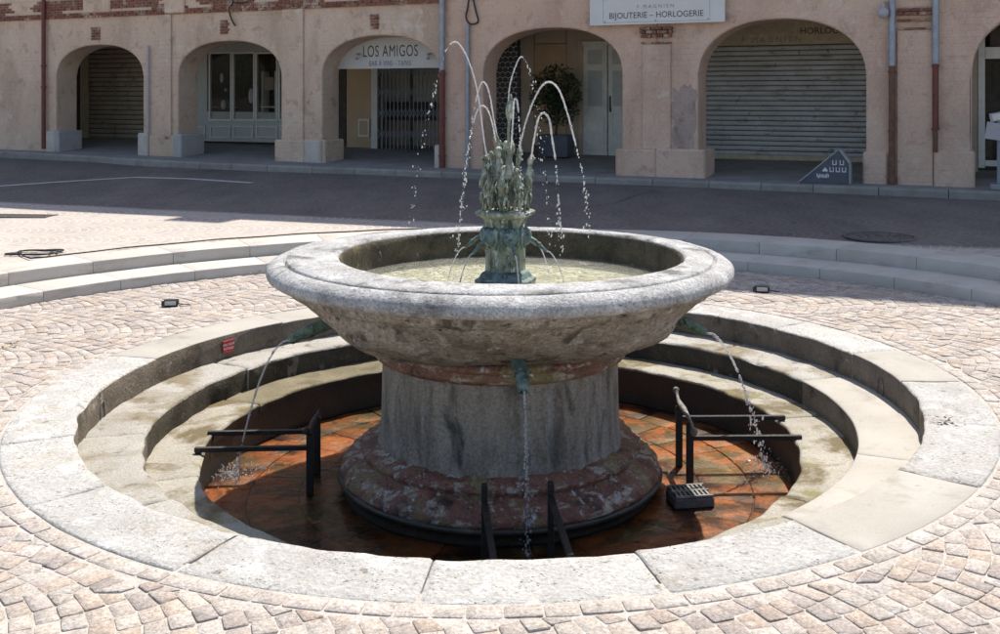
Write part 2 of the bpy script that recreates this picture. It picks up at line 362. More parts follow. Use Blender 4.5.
def upper_paving():
    m, t, b = newmat('upper paving'); g = N(t, 'ShaderNodeNewGeometry'); sx = N(t, 'ShaderNodeSeparateXYZ')
    t.links.new(g.outputs['Position'], sx.inputs[0]); X, Y = sx.outputs[0], sx.outputs[1]
    v = mth(t, 'FRACT', mth(t, 'DIVIDE', Y, 1.05))
    sag = mth(t, 'MULTIPLY', mth(t, 'MULTIPLY', v, mth(t, 'SUBTRACT', 1., v)), .96)
    u = mth(t, 'DIVIDE', mth(t, 'SUBTRACT', X, sag), .118)
    uf = mth(t, 'FRACT', u); row = mth(t, 'FLOOR', u)
    al = mth(t, 'ADD', mth(t, 'MULTIPLY', v, 9.), mth(t, 'MULTIPLY', row, .5)); af = mth(t, 'FRACT', al)
    def edge(x): return mth(t, 'MINIMUM', x, mth(t, 'SUBTRACT', 1., x))
    e = mth(t, 'MINIMUM', edge(uf), edge(af)); j = ramp(t, e, [(.05, 0.), (.11, 1.)])
    cv = N(t, 'ShaderNodeCombineXYZ'); t.links.new(row, cv.inputs[0]); t.links.new(mth(t, 'FLOOR', al), cv.inputs[1]); t.links.new(mth(t, 'FLOOR', mth(t, 'DIVIDE', Y, 1.05)), cv.inputs[2])
    wn = N(t, 'ShaderNodeTexWhiteNoise'); t.links.new(cv.outputs[0], wn.inputs['Vector'])
    c = ramp(t, wn.outputs['Value'], [(0, (.34, .285, .25)), (.3, (.42, .365, .32)), (.6, (.36, .32, .295)), (.85, (.47, .385, .315)), (1, (.31, .28, .275))])
    c = mixc(t, 1., c, ramp(t, noi(t, posvec(t), .6, 5), [(.3, .82), (.7, 1.08)]), 'MULTIPLY')
    c = mixc(t, j, (.48, .445, .40), c)
    # carriageway along the arcade: the houses' shade painted in, setts darkened and cooled
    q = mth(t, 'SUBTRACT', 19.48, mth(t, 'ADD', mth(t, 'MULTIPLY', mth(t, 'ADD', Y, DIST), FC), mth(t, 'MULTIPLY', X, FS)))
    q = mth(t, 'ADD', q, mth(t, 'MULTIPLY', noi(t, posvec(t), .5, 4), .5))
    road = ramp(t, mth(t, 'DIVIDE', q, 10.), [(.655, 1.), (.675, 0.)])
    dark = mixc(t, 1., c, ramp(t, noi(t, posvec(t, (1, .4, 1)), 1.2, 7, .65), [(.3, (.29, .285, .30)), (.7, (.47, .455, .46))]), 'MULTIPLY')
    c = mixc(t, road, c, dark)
    t.links.new(c, b.inputs['Base Color']); b.inputs['Roughness'].default_value = .8; b.inputs['Specular IOR Level'].default_value = .3
    bp = N(t, 'ShaderNodeBump', i_Strength=.35, i_Distance=.01)
    t.links.new(mth(t, 'ADD', j, mth(t, 'MULTIPLY', noi(t, posvec(t), 40), .5)), bp.inputs['Height']); t.links.new(bp.outputs[0], b.inputs['Normal'])
    return m
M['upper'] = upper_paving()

# ------------------------------------------------------------------ ground, steps, pavers
SC, SR = (-.23, -.465), (5.78, 6.39, 7.02)           # centre and radii of the outer steps
SZ1, SZ2 = .115, .255
def sector(r0, r1, a0, a1, z0, z1, c=(0, 0), tilt=True, step=2.2, b=.012, amp=.004, rough=3., seed=0, wob=0., zf=None, nr=4, gap=.004):
    """one cut stone between two radii and two angles, edges worn round"""
    rm = (r0+r1)/2; ga = gap/rm
    a0, a1 = rad(a0)+ga, rad(a1)-ga
    n = max(2, int(math.degrees(a1-a0)/step))
    angs = [a0, a0+b/rm]+[lerp(a0, a1, i/n) for i in range(1, n)]+[a1-b/rm, a1]
    top = [(r0, z0, 0), (r0, (z0+z1)/2, 0), (r0, z1-b, 0), (r0+b*.35, z1-b*.35, 1), (r0+b, z1, 1)]
    top += [(lerp(r0+b, r1-b, i/nr), z1, 1) for i in range(1, nr)]
    top += [(r1-b, z1, 1), (r1-b*.35, z1-b*.35, 1), (r1, z1-b, 0), (r1, z0, 0)]
    m = len(top); mb = MB(); v = []; f = []
    for i, a in enumerate(angs):
        endp = i in (0, len(angs)-1)
        for (r, z, t) in top:
            if endp and t: z -= b*.7
            if wob and r < rm: r += wob*nz(a*rm*4+seed, r*2, seed*3.1)*(1 if r < r0+.05 else .3)
            x, y = c[0]+r*math.cos(a), c[1]+r*math.sin(a)
            dn = amp*(nz(x*rough*2+seed, y*rough*2, z*6)+.5*nz(x*rough*7, y*rough*7+seed, z*9))
            z2 = z+(dn if t else 0)
            if not t and z > z0: x += dn*math.cos(a)*1.3; y += dn*math.sin(a)*1.3
            if tilt: z2 += TX*x
            if zf and t: z2 += zf(x, y)
            v.append((x, y, z2))
    k = len(angs)
    for i in range(k-1):
        for j in range(m):
            j2 = (j+1) % m; f.append((i*m+j, (i+1)*m+j, (i+1)*m+j2, i*m+j2))
            if j < 2: mb.ri.append(len(f)-1)
    f.append(tuple(range(m-1, -1, -1))); f.append(tuple(range((k-1)*m, k*m)))
    return mb.add(v, f)
def ring_bed(name, prof, mat, c=(0, 0), kind='structure', parent=None):
    o = MB().lathe(prof, 96, c, lambda p, r, a, z: Vector((p.x, p.y, z+TX*p.x))).build(name, mat, parent, False)
    if kind and not parent: tag(o, kind=kind)
    return o

# upper square: one sheet from the outer steps to far beyond the houses
mb = MB(); v = []; f = []; na = 144
rs = [6.95, 7.3, 7.8, 8.4, 9, 9.8, 10.6, 11.5, 12.5, 13.6, 15, 17, 20, 25, 35, 60, 150, 600]
for i in range(na):
    a = 2*PI*i/na
    for r in rs:
        x, y = SC[0]+r*math.cos(a), SC[1]+r*math.sin(a); v.append((x, y, zup(x, y)-(.02 if r < 7 else .004)))
m_ = len(rs)
for i in range(na):
    for j in range(m_-1):
        i2 = (i+1) % na; f.append((i*m_+j, i*m_+j+1, i2*m_+j+1, i2*m_+j))
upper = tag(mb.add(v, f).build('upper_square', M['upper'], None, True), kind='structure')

steps_lo = ring_bed('lower_plaza_step', [(5.81, -.12), (5.81, SZ1-.03), (6.5, SZ1-.03), (6.5, -.12)], M['dark_joint'], SC)
steps_hi = ring_bed('upper_plaza_step', [(6.42, -.1), (6.42, SZ2-.03), (7.01, SZ2-.03), (7.01, -.1)], M['dark_joint'], SC)
na = 43; da = 360/na
for i in range(na):
    a = 149.6-i*da
    sector(SR[0], SR[1]+.03, a, a+da, -.06, SZ1, SC, seed=i*1.7, b=.008, amp=.002, gap=.003, step=2.1, nr=2).build('slab', M['step_stone'], steps_lo, True, auto=40)
    a = 150.2-i*da+R.uniform(-.3, .3)*0
    sector(SR[1], SR[2], a, a+da, .04, SZ2, SC, seed=i*2.3+9, b=.008, amp=.002, gap=.003, step=2.1, nr=2).build('slab', M['step_stone'], steps_hi, True, auto=40)

# lower square: mortar bed and fan-laid setts
RA, RB, RC, RD = 3.29, 2.87, 2.47, 2.11
ZC, ZD, ZF = -.205, -.395, -.725
lower = ring_bed('lower_square', [(3.2, -.006), (3.6, -.0055), (4.2, -.0055), (5, -.0055), (6.2, -.0055)], M['mortar'])
TINTS = [(1.0, .98, .95), (.95, .90, .85), (.88, .84, .82), (1.03, .97, .90), (.93, .85, .79), (.82, .79, .78), (1.02, 1.0, .98), (.97, .88, .79), (.90, .88, .88), (1.06, 1.04, 1.02), (.96, .94, .90)]
def paver(quad, h, tint):
    """four corners (anticlockwise), a cushion-topped stone"""
    cx = sum(p[0] for p in quad)/4; cy = sum(p[1] for p in quad)/4
    v = []; f = []
    def ringp(ins, z):
        for k, p in enumerate(quad):
            q = quad[(k+1) % 4]
            for tt in (.07, .93):
                x, y = lerp(p[0], q[0], tt), lerp(p[1], q[1], tt)
                d = math.hypot(cx-x, cy-y) or 1
                x += (cx-x)/d*ins; y += (cy-y)/d*ins
                zz = z+.0035*nz(x*22, y*22, h*300) if z > -.02 else z
                v.append((x, y, zz+TX*x))
    ringp(0, -.03); ringp(.0, h-.0025); ringp(.0035, h)
    v.append((cx, cy, h+.0005+.003*nz(cx*30, cy*30, 0)+TX*cx))
    for k in range(8):
        k2 = (k+1) % 8
        f += [(k, k2, k2+8, k+8), (k+8, k2+8, k2+16, k+16), (k+16, k2+16, 24)]
    return v, f, tint
Wd, SAG, PP, NS = 1.05, .24, .107, 10
pav = []
RR0, RR1 = RA+.012, SR[0]-.004
def clampr(p, r0):
    r = math.hypot(*p)
    if r < r0: return (p[0]*r0/r, p[1]*r0/r), True
    dx, dy = p[0]-SC[0], p[1]-SC[1]; r = math.hypot(dx, dy)
    if r > RR1: return (SC[0]+dx*RR1/r, SC[1]+dy*RR1/r), True
    return p, False
def area(q): return .5*sum(q[i][0]*q[(i+1) % 4][1]-q[(i+1) % 4][0]*q[i][1] for i in range(4))
# two border courses that follow the stone ring
rb = RA+.012
for cw, wdt in ((0, .105),):
    n = int(2*PI*rb/.15); off = R.random()
    aa = 0; cuts = []
    for i in range(n): cuts.append((i+off+R.uniform(-.14, .14))*2*PI/n)
    for i in range(n):
        a0, a1 = cuts[i], cuts[(i+1) % n]+(2*PI if i == n-1 else 0)
        g = .005/rb; r0, r1 = rb+.004+R.uniform(0, .006), rb+wdt-.004-R.uniform(0, .006)
        q = [(r*math.cos(a), r*math.sin(a)) for r, a in ((r0, a0+g), (r1, a0+g), (r1, a1-g), (r0, a1-g))]
        tc = R.choice(TINTS[:1]+TINTS[6:7]+TINTS[9:]+[(1.0, .98, .95), (.92, .9, .87)])
        pav.append((q, R.uniform(-.003, .003), tc))
    rb += wdt
RR0 = rb+.004
for j in range(-7, 8):
    for k in range(-64, 65):
        for s in range(NS):
            sh = (.5 if k % 2 else 0)
            s0, s1 = s-sh, s+1-sh
            if k % 2 == 0 or True:
                v0, v1 = max(0, s0/NS), min(1, s1/NS)
                if s == NS-1: v1 = 1
            if v1-v0 < .03: continue
            mrg = .0034
            def P(u, vv):
                return (u*PP+SAG*4*vv*(1-vv), (j+vv)*Wd)
            gu, gv = mrg/PP, mrg/(Wd*1.1)
            def turn(vv):
                sl = SAG*4*(1-2*vv)/Wd; return min(1, max(0, vv-PP*sl/(1+sl*sl)/Wd))
            q = [P(k+gu, v0+gv), P(k+1-gu, turn(v0)+gv), P(k+1-gu, turn(v1)-gv), P(k+gu, v1-gv)]
            q = [(x+R.uniform(-.004, .004), y+R.uniform(-.004, .004)) for x, y in q]
            cx = sum(p[0] for p in q)/4; cy = sum(p[1] for p in q)/4
            if math.hypot(cx, cy) < RR0-.01 or math.hypot(cx-SC[0], cy-SC[1]) > RR1+.01: continue
            q = [clampr(p, RR0)[0] for p in q]
            if abs(area(q)) < .0022: continue
            t = R.choice(TINTS); g = R.uniform(.9, 1.06)
            pav.append((q, R.uniform(-.004, .004), tuple(c*g for c in t)))
def vis(q):
    cx = sum(p[0] for p in q)/4; cy = sum(p[1] for p in q)/4; d = cy+DIST
    if d < .5: return None
    px = 500+FPX*cx/d; py = YH+FPX*CAMH/d
    return d if (-5 < px < 1005 and py < 640) else None
near = sorted([(vis(p[0]), i) for i, p in enumerate(pav) if vis(p[0])])[:300]
nearset = {i for _, i in near}
fld = MB()
for i, (q, h, t) in enumerate(pav):
    v, f, tc = paver(q, h, t)
    if i in nearset: MB().add(v, f, tc).build('paver', M['paver'], lower, True, auto=50)
    else: fld.add(v, f, tc)
tag(fld.build('paver_field', M['paver'], lower, True, auto=50), kind='stuff')

# ------------------------------------------------------------------ sunken stone rings
top_ring = ring_bed('stone_ring', [(RB+.015, ZC-.05), (RB+.015, -.03), (RA-.002, -.02), (RA+.03, -.02), (RA+.03, -.2)], M['dark_joint'])
J = [-157.2, -137.5, -116, -96, -77.6, -60.2, -40.3, -21, -2.9, 13.0, 32.6, 52, 73, 94, 115, 134.7, 164.8, 202.8]
for i in range(len(J)-1):
    a0, a1 = J[i], J[i+1]
    smooth = i in (5, 8, 15, 14)
    cl = (RB+(.012 if i in (3,) else 0))
    o = sector(cl, RA, a0, a1, ZC-.04, R.uniform(-.004, .006), seed=i*5.3, b=.008 if smooth else .013, amp=.002 if smooth else .006, rough=2.5, wob=.0 if smooth else .022, step=1.2, nr=7, gap=.002 if smooth else .0035).build('slab', M['beige_stone' if smooth else 'white_stone'], top_ring, True, auto=55, mat2=M['riser'])
tread = ring_bed('inner_stone_step', [(RC+.02, ZD-.05), (RC+.02, ZC-.03), (RB+.05, ZC-.03), (RB+.05, ZD-.05)], M['dark_joint'])
J = [-169.5, -140, -108, -80, -52, -24.6, 14.6, 40, 66, 92, 120, 150, 190.5]
for i in range(len(J)-1):
    smooth = i in (4, 5)
    sector(RC, RB+.03, J[i], J[i+1], ZD-.04, ZC+R.uniform(-.003, .003), seed=i*7.1+3, b=.010 if smooth else .02, amp=.002 if smooth else .008, wob=0 if smooth else .03, step=1.5, nr=6, gap=.003).build('slab', M['beige_stone' if smooth else 'tread_stone'], tread, True, auto=55, mat2=M['riser' if i in (5, 0) else 'riser_dark'])
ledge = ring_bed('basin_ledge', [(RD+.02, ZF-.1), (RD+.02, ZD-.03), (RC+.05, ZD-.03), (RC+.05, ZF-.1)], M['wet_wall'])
J = [-160, -118, -75, -35, 8, 62, 105, 157, 200]
for i in range(len(J)-1):
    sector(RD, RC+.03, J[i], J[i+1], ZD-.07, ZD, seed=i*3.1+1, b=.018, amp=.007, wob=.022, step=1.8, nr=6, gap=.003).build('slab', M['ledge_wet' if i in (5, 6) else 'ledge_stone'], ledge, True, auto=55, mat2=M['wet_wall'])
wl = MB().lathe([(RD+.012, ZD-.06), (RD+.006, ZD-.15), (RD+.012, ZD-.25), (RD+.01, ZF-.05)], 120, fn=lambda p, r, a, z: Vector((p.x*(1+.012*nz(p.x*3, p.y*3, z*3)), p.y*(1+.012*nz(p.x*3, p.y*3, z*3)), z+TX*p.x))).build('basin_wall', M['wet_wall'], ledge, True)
floor_ = ring_bed('basin_floor', [(.5, ZF-.012), (1.2, ZF-.012), (RD+.05, ZF-.012)], M['dark_joint'])
for (r0, r1, n, off) in ((1.06, 1.44, 26, 3), (1.44, 1.80, 32, 7), (1.80, RD+.02, 38, 1)):
    for i in range(n):
        sector(r0+.003, r1-.003, off+i*360/n, off+(i+1)*360/n, ZF-.04, ZF+R.uniform(-.004, .004), seed=i+r0*9, b=.006, amp=.003, step=5, nr=2, gap=.003).build('tile', M['tile'], floor_, True, auto=50)
# shallow water lying on the tiles
pw = MB().lathe([(RD+.03, ZF+.012), (1.8, ZF+.012), (1.4, ZF+.012), (1.0, ZF+.012)], 96, fn=lambda p, r, a, z: Vector((p.x, p.y, z+TX*p.x))).build('basin_water', M['pool'], None, True, fix=False)
tag(pw, kind='structure')
# half-round iron loops let into the first riser
for a in (-178, 4.4):
    mb = MB(); r = RB-.004; cz = (ZC)/2-.02; pts = []
    for k in range(13):
        t = PI*k/12; da_ = math.cos(t)*.045/r; zz = cz+math.sin(t)*.06-.02
        pts.append((r*math.cos(rad(a)+da_), r*math.sin(rad(a)+da_), zz+TX*r*math.cos(rad(a))))
    pts = [(pts[0][0], pts[0][1], pts[0][2]-.06)]+pts+[(pts[-1][0], pts[-1][1], pts[-1][2]-.06)]
    tag(mb.tube(pts, .007, 6).build('wall_loop', M['iron_pale'], None, True), 'small arched iron loop on riser, %s side of the stone ring' % ('left' if a < -90 else 'right'), 'loop', 'loops on the first riser')

# ------------------------------------------------------------------ the stone fountain
fnt = empty('stone_fountain', (0, 0, ZF), label='large round stone fountain bowl on thick grey column with red moulded base', cat='fountain')
def fl(mb, name, m, smooth=True, auto=None, parent=fnt):
    mb.v = [(x, y, z-ZF) for x, y, z in mb.v]
    return mb.build(name, M[m], parent, smooth, auto=auto)
def rough_fn(amp, sc):
    def g(p, r, a, z):
        d = amp*(nz(p.x*sc, p.y*sc, z*sc)+.5*nz(p.x*sc*2.7+5, p.y*sc*2.7, z*sc*2.7))
        return Vector((p.x*(1+d/max(r, .2)), p.y*(1+d/max(r, .2)), z+d*.6))
    return g
rim_prof = [(1.302, .70), (1.298, .80), (1.30, .90), (1.306, .928), (1.325, .945), (1.37, .946), (1.42, .941), (1.47, .936), (1.515, .930), (1.525, .922), (1.528, .896), (1.541, .896), (1.545, .918),
            (1.56, .924), (1.60, .918), (1.635, .903), (1.658, .882), (1.669, .856), (1.668, .83), (1.655, .812), (1.63, .796), (1.595, .788), (1.55, .784), (1.45, .77)]
def shift(p, w): return Vector((p.x*(1-.052*w)+.082*w, p.y*(1-.03*w)-.02*w, p.z))
def rim_fn(p, r, a, z): return rough_fn(.007, 5)(shift(p, sstep(1.50, 1.33, r)), r, a, z)
def lin_fn(p, r, a, z): return rough_fn(.006, 6)(shift(p, 1), r, a, z)
rimo = fl(MB().lathe(rim_prof, 220, fn=rim_fn), 'rim', 'rim_stone')
body_prof = []
kp = [(1.57, .785), (1.545, .745), (1.525, .725), (1.475, .70), (1.415, .64), (1.345, .57), (1.265, .505), (1.17, .445), (1.07, .395), (.99, .36), (.955, .345), (.92, .338), (.86, .335)]
for i in range(len(kp)-1):
    for q in range(6): body_prof.append((lerp(kp[i][0], kp[i+1][0], q/6), lerp(kp[i][1], kp[i+1][1], q/6)))
body_prof.append(kp[-1])
def body_fn(p, r, a, z):
    ww = sstep(.72, .40, z)
    aa = a-rad(4)
    sq = 1/((abs(math.cos(aa))**3.6+abs(math.sin(aa))**3.6)**(1/3.6))
    rr = r*lerp(1, sq*.93, ww)
    # carved acanthus folds swelling at the four corners
    fold = math.cos(aa*4+PI)
    rr += .026*ww*math.sin(a*18+z*12)*max(0, fold)+.018*sstep(.40, .5, z)*sstep(.72, .64, z)*math.sin(a*9+z*5)
    x, y = rr*math.cos(a), rr*math.sin(a)
    d = .030*nz(x*3.2, y*3.2, z*4)+.034*(.5-abs(nz(x*6, y*6, z*7)))*1.2-.02+.016*nz(x*11, y*11, z*12)+.010*nz(x*23, y*23, z*23)
    env = sstep(.79, .74, z)
    return Vector((x+d*env*math.cos(a), y+d*env*math.sin(a), z+d*.5*env))
fl(MB().lathe(body_prof, 420, fn=body_fn), 'bowl', 'bowl_stone')
fl(MB().lathe([(1.303, .932), (1.290, .925), (1.286, .88), (1.283, .80), (1.285, .70), (1.26, .66), (1.18, .645), (.8, .64), (.4, .64), (.05, .64)], 128, fn=lin_fn), 'basin_lining', 'lining')
fl(MB().lathe([(1.27, .668), (.9, .664), (.5, .664), (.05, .664)], 96, fn=lin_fn), 'silt_bed', 'basin_bed')
fl(MB().lathe([(.86, .345), (.90, .338), (.922, .322), (.925, .30), (.905, .284), (.898, .278), (.915, .268), (.918, .245), (.90, .222), (.878, .21), (.862, .203)], 140, fn=rough_fn(.006, 7)), 'upper_moulding', 'red_marble')
fl(MB().lathe([(.855, .22), (.856, .1), (.858, 0), (.86, -.1), (.862, -.2), (.866, -.30), (.875, -.36), (.895, -.395), (.915, -.41)], 150, fn=lambda p, r, a, z: Vector((p.x*(1+.005*nz(p.x*3, p.y*3, z*2)), p.y*(1+.005*nz(p.x*3, p.y*3, z*2)), z))), 'column', 'column_stone')
fl(MB().lathe([(.88, -.375), (.93, -.388), (.98, -.402), (1.004, -.425), (1.0, -.45), (.985, -.468), (.99, -.48), (1.03, -.487), (1.08, -.503), (1.125, -.532), (1.158, -.58), (1.155, -.60), (1.135, -.612)], 300, fn=rough_fn(.026, 8)), 'base_moulding', 'red_marble')
fl(MB().lathe([(1.13, -.60), (1.165, -.606), (1.172, -.625), (1.160, -.64), (1.135, -.648), (1.125, -.70), (1.125, -.76)], 140, fn=rough_fn(.009, 6)), 'plinth', 'plinth')
# bronze spouts on the bowl, one on each side
SPOUT = {}
for nm, az, m in (('left', 188, 'bronze_green'), ('front', -83.5, 'bronze_blue'), ('right', 1, 'bronze_green'), ('back', 95, 'bronze_green')):
    a = rad(az); u = Vector((math.cos(a), math.sin(a), 0))
    r0, r1, z0, z1 = (1.08, 1.50, .47, .345)
    if nm == 'front': r0, r1, z0, z1 = (1.0, 1.27, .40, .29)
    pts, rr = [], []
    for k in range(12):
        t = k/11; p = u*lerp(r0, r1, t)+Vector((0, 0, lerp(z0, z1, t)+.025*math.sin(PI*t)))
        pts.append(p); rr.append([.050, .052, .050, .047, .045, .048, .054, .056, .050, .044, .046, .036][k]*(.86 if nm != 'front' else .9)*(1+.10*math.sin(k*4.1)))
    so = MB().tube(pts, rr, 12); fl(so, 'spout', m, True)
    mb = MB()
    for sg in (-1, 1):                                    # eye and jaw ridges of the cast head
        side = Vector((-math.sin(a), math.cos(a), 0))
        c = pts[7]+side*sg*.036+Vector((0, 0, .026)); mb.blob(c, .014)
        mb.tube([pts[8]+side*sg*.03, pts[11]+side*sg*.026+Vector((0, 0, -.01))], [.016, .012], 6)
    fl(mb, 'spout_head', m, True)
    SPOUT[nm] = (pts[-1], u)
# water in the bowl
bw = MB()
LAND = [(-.30, .10), (-.33, -.25), (.35, .05), (.56, -.10), (.40, -.22), (-.22, -.35), (.12, -.36), (.05, .35), (-.5, .3)]
def ripple(p, r, a, z):
    h = .004*nz(p.x*6, p.y*6, 0)+.003*nz(p.x*15, p.y*15, 3)
    for k, (lx_, ly_) in enumerate(LAND):
        d = math.hypot(p.x-lx_, p.y-ly_); h += .0055*math.exp(-d*4.2)*math.sin(d*58+k)
    q = shift(p, sstep(.3, 1.2, r)); return Vector((q.x, q.y, z+h))
bw.lathe([(1.287-1.17*i/64, .722) for i in range(65)], 260, fn=ripple)
tag(bw.build('bowl_water', M['bowl_water'], None, True, fix=False), kind='structure')

# ------------------------------------------------------------------ bronze group on its post
SX, SY = .04, 0.0
st = empty('bronze_statue', (SX, SY, .66), label='green bronze cluster of slender water-spitting figures on hexagonal post in the bowl', cat='statue')
def hexring(r, z, rot=0, n=6): return [(r*math.cos(rad(rot)+2*PI*k/n), r*math.sin(rad(rot)+2*PI*k/n), z) for k in range(n)]
def hexlathe(levels, rot=12, n=6):
    mb = MB(); v = []; f = []
    for r, z in levels: v += hexring(r, z, rot, n)
    for i in range(len(levels)-1):
        for k in range(n):
            a, b = i*n+k, i*n+(k+1) % n; f.append((a, b, b+n, a+n))
    f.append(tuple(range(n-1, -1, -1))); f.append(tuple(range((len(levels)-1)*n, len(levels)*n)))
    return mb.add(v, f)
z0 = .66
hexlathe([(.155, .07), (.158, .10), (.150, .14), (.150, .48), (.158, .50), (.165, .53)]).build('post', M['bronze'], st)
hexlathe([(.225, .0), (.23, .085), (.20, .10), (.175, .135), (.15, .15)]).build('foot', M['bronze_blue'], st)
hexlathe([(.165, .525), (.20, .545), (.222, .555), (.226, .575), (.21, .585), (.19, .59)]).build('cap', M['bronze'], st)
masks = []
for k in range(6):
    a = rad(12+30+60*k); u = Vector((math.cos(a), math.sin(a), 0)); s_ = Vector((-u.y, u.x, 0)); c = u*.135+Vector((0, 0, .40))
    mb = MB(); mb.blob(c+u*.01, .055, 1, 1, 1.25, 10, 7)
    for sg in (-1, 1):
        mb.blob(c+s_*sg*.028+u*.04+Vector((0, 0, .022)), .014); mb.blob(c+s_*sg*.05+Vector((0, 0, .03)), .026, 1, 1, 1.6)
        mb.tube([c+s_*sg*.05+Vector((0, 0, .06)), c+s_*sg*.06+Vector((0, 0, -.02)), c+s_*sg*.03+Vector((0, 0, -.09))], [.02, .02, .01], 6)
    ms = mb.build('mask', M['bronze_blue'], st, True)
    mb = MB(); tip = u*.31+Vector((0, 0, .30))
    mb.tube([c+u*.03, u*.22+Vector((0, 0, .375)), u*.27+Vector((0, 0, .33)), tip], [.016, .013, .015, .010], 8)
    mb.blob(u*.255+Vector((0, 0, .345)), .020)
    mb.build('spout', M['bronze_blue'], st, True)
    masks.append((Vector((SX, SY, z0))+tip, u))
# figures: long legs, swelling body, thin neck and a beaked head
HEADS = []
def figure(x, y, h, lean, seed, fat=1.0, bulb=None):
    rr = random.Random(seed); mb = MB(); bx = .59
    a = math.atan2(y, x); out = Vector((math.cos(a), math.sin(a), 0)); side = Vector((-out.y, out.x, 0))
    def pt(t, o=0, s=0):
        w_ = .012*math.sin(t*7+seed)
        return Vector((x, y, bx))+out*(lean*t*t+o)+side*(s+w_)+Vector((0, 0, h*t))
    for sg in (-1, 1):                                     # legs and trailing fins
        mb.tube([pt(0, .01, sg*.022), pt(.15, .0, sg*.026), pt(.32, 0, sg*.016), pt(.45, 0, sg*.008)], [.011, .013, .016, .02], 7)
        mb.tube([pt(.30, .02, sg*.02), pt(.22, .03, sg*.034), pt(.10, .025, sg*.03)], [.012, .010, .004], 6)
        mb.tube([pt(.62, 0, sg*.022), pt(.52, .02, sg*.045), pt(.40, .03, sg*.036)], [.013, .010, .006], 6)
    ts = [.36, .42, .48, .54, .60, .66, .72, .78, .83, .87, .91, .95, .98, 1.0]
    rd = [.016, .028, .037, .040, .036, .030, .025, .019, .015, .018, .026, .026, .018, .009]
    mb.tube([pt(t) for t in ts], [q*fat*(1+.14*math.sin(i*2.6+seed)) for i, q in enumerate(rd)], 10)
    mb.blob(pt(.93, .02, .016), .009); mb.blob(pt(.93, .02, -.016), .009)
    for q in range(5):                                     # cast weed clinging to the body
        t = rr.uniform(.2, .75); mb.blob(pt(t, rr.uniform(-.01, .03), rr.uniform(-.03, .03)), rr.uniform(.009, .018), 1, 1, rr.uniform(1, 2.2), 6, 4)
    tip = pt(1.0)
    mb.build('figure', M['bronze'], st, True)
    HEADS.append(Vector((SX, SY, z0))+tip)
spec = [(-.150, -.03, .40, .0), (-.115, -.105, .34, 0), (-.02, -.145, .33, 0), (.085, -.125, .31, 0), (.155, -.01, .40, .04), (.08, .11, .38, .03), (-.10, .09, .42, 0), (-.05, -.04, .46, 0), (.035, -.055, .47, 0), (.0, .04, .50, 0)]
for i, (x, y, h, l) in enumerate(spec): figure(x, y, h, l, i*3+1, .84+(.40 if i in (7, 8) else 0))
mb = MB()                                                  # tall bud nozzle in the middle
mb.tube([(.02, 0, .6), (.022, 0, 1.15), (.026, 0, 1.235), (.03, 0, 1.27), (.033, 0, 1.31), (.036, 0, 1.35), (.038, 0, 1.385), (.04, 0, 1.43)], [.013, .010, .011, .026, .036, .031, .016, .006], 10)
mb.build('bud_nozzle', M['bronze'], st, True)
for sg in range(6):
    a = 2*PI*sg/6+.4; mb = MB(); hh = R.uniform(.16, .32)
    mb.tube([(.17*math.cos(a), .17*math.sin(a), .585), (.175*math.cos(a+.1), .175*math.sin(a+.1), .585+hh*.5), (.165*math.cos(a+.2), .165*math.sin(a+.2), .585+hh)], [.012, .009, .003], 6)
    mb.build('reed', M['bronze'], st, True)

for (px, py, bx, by) in ((487, 156, -.12, -.02), (496, 132, -.06, .0), (500, 140, -.02, .05), (512, 140, .02, -.06), (520, 146, .07, .02), (531, 156, .13, -.01)):
    tip = W(px, py, by)-Vector((SX, SY, z0)); b0 = Vector((bx, by, .60)); mb = MB()
    md = b0.lerp(tip, .55)+Vector((R.uniform(-.012, .012), 0, 0))
    mb.tube(spline([b0, md, b0.lerp(tip, .86), tip], 4), [.014, .013, .012, .011, .010, .010, .011, .014, .020, .024, .018, .010, .006], 8)
    mb.build('nozzle', M['bronze'], st, True)

# ------------------------------------------------------------------ water jets
def jet(label, px, solid, r=.008, seed=1, drops=46, Y0=0, Y1=0, group=None, world=None, spread=.02):
    rr = random.Random(seed)
    pts = world or [W(x, y, lerp(Y0, Y1, i/(len(px)-1))) for i, (x, y) in enumerate(px)]
    r *= .85; sp = spline(pts, 12); mb = MB(); n = len(sp); ks = max(2, int(n*solid))
    seg = sp[:ks]
    mb.tube([p+Vector((rr.uniform(-1, 1), rr.uniform(-1, 1), 0))*.0012 for p in seg], [r*(1+.55*nz(i*.55, seed, 0))*(1 if i < len(seg)-1 else .3) for i in range(len(seg))], 8)
    for k in range(int(ks*.22)):                            # beads riding on the stream
        p = seg[rr.randrange(len(seg))]; mb.blob(p+Vector((rr.uniform(-1, 1), rr.uniform(-1, 1), rr.uniform(-1, 1)))*r*.5, r*rr.uniform(.8, 1.2), 1, 1, rr.uniform(1, 1.8), 6, 4)
    o = tag(mb.build('water_jet', M['jet'], None, True), label, 'water jet', group)
    if ks < n-1:
        mb = MB()
        for k in range(int(drops*2.2)):
            t = rr.random()**.8; f_ = ks+(n-1-ks)*t; i = min(n-2, int(f_)); p = sp[i].lerp(sp[i+1], f_-i)
            s = spread*t*(1 if k % 3 else 2.5)
            p = p+Vector((rr.gauss(0, s*.5), rr.gauss(0, s*.5), rr.gauss(0, s)))
            mb.blob(p, rr.choice((.25, .35, .5, .7, .95))*r*1.05, 1, 1, rr.uniform(1, 2.4), 6, 4)
        mb.build('drops', M['jet'], o, True)['kind'] = 'stuff'
    return o
G1 = 'jets thrown up by the bronze statue'
jet('tallest water jet, arching up and far left past the red drainpipe', [(489, 168), (484, 140), (478, 95), (469, 62), (458, 43), (449, 46), (441, 66), (431, 105), (422, 150), (415, 190), (410, 225)], .50, .0065, 3, 34, -.05, .25, G1, spread=.03)
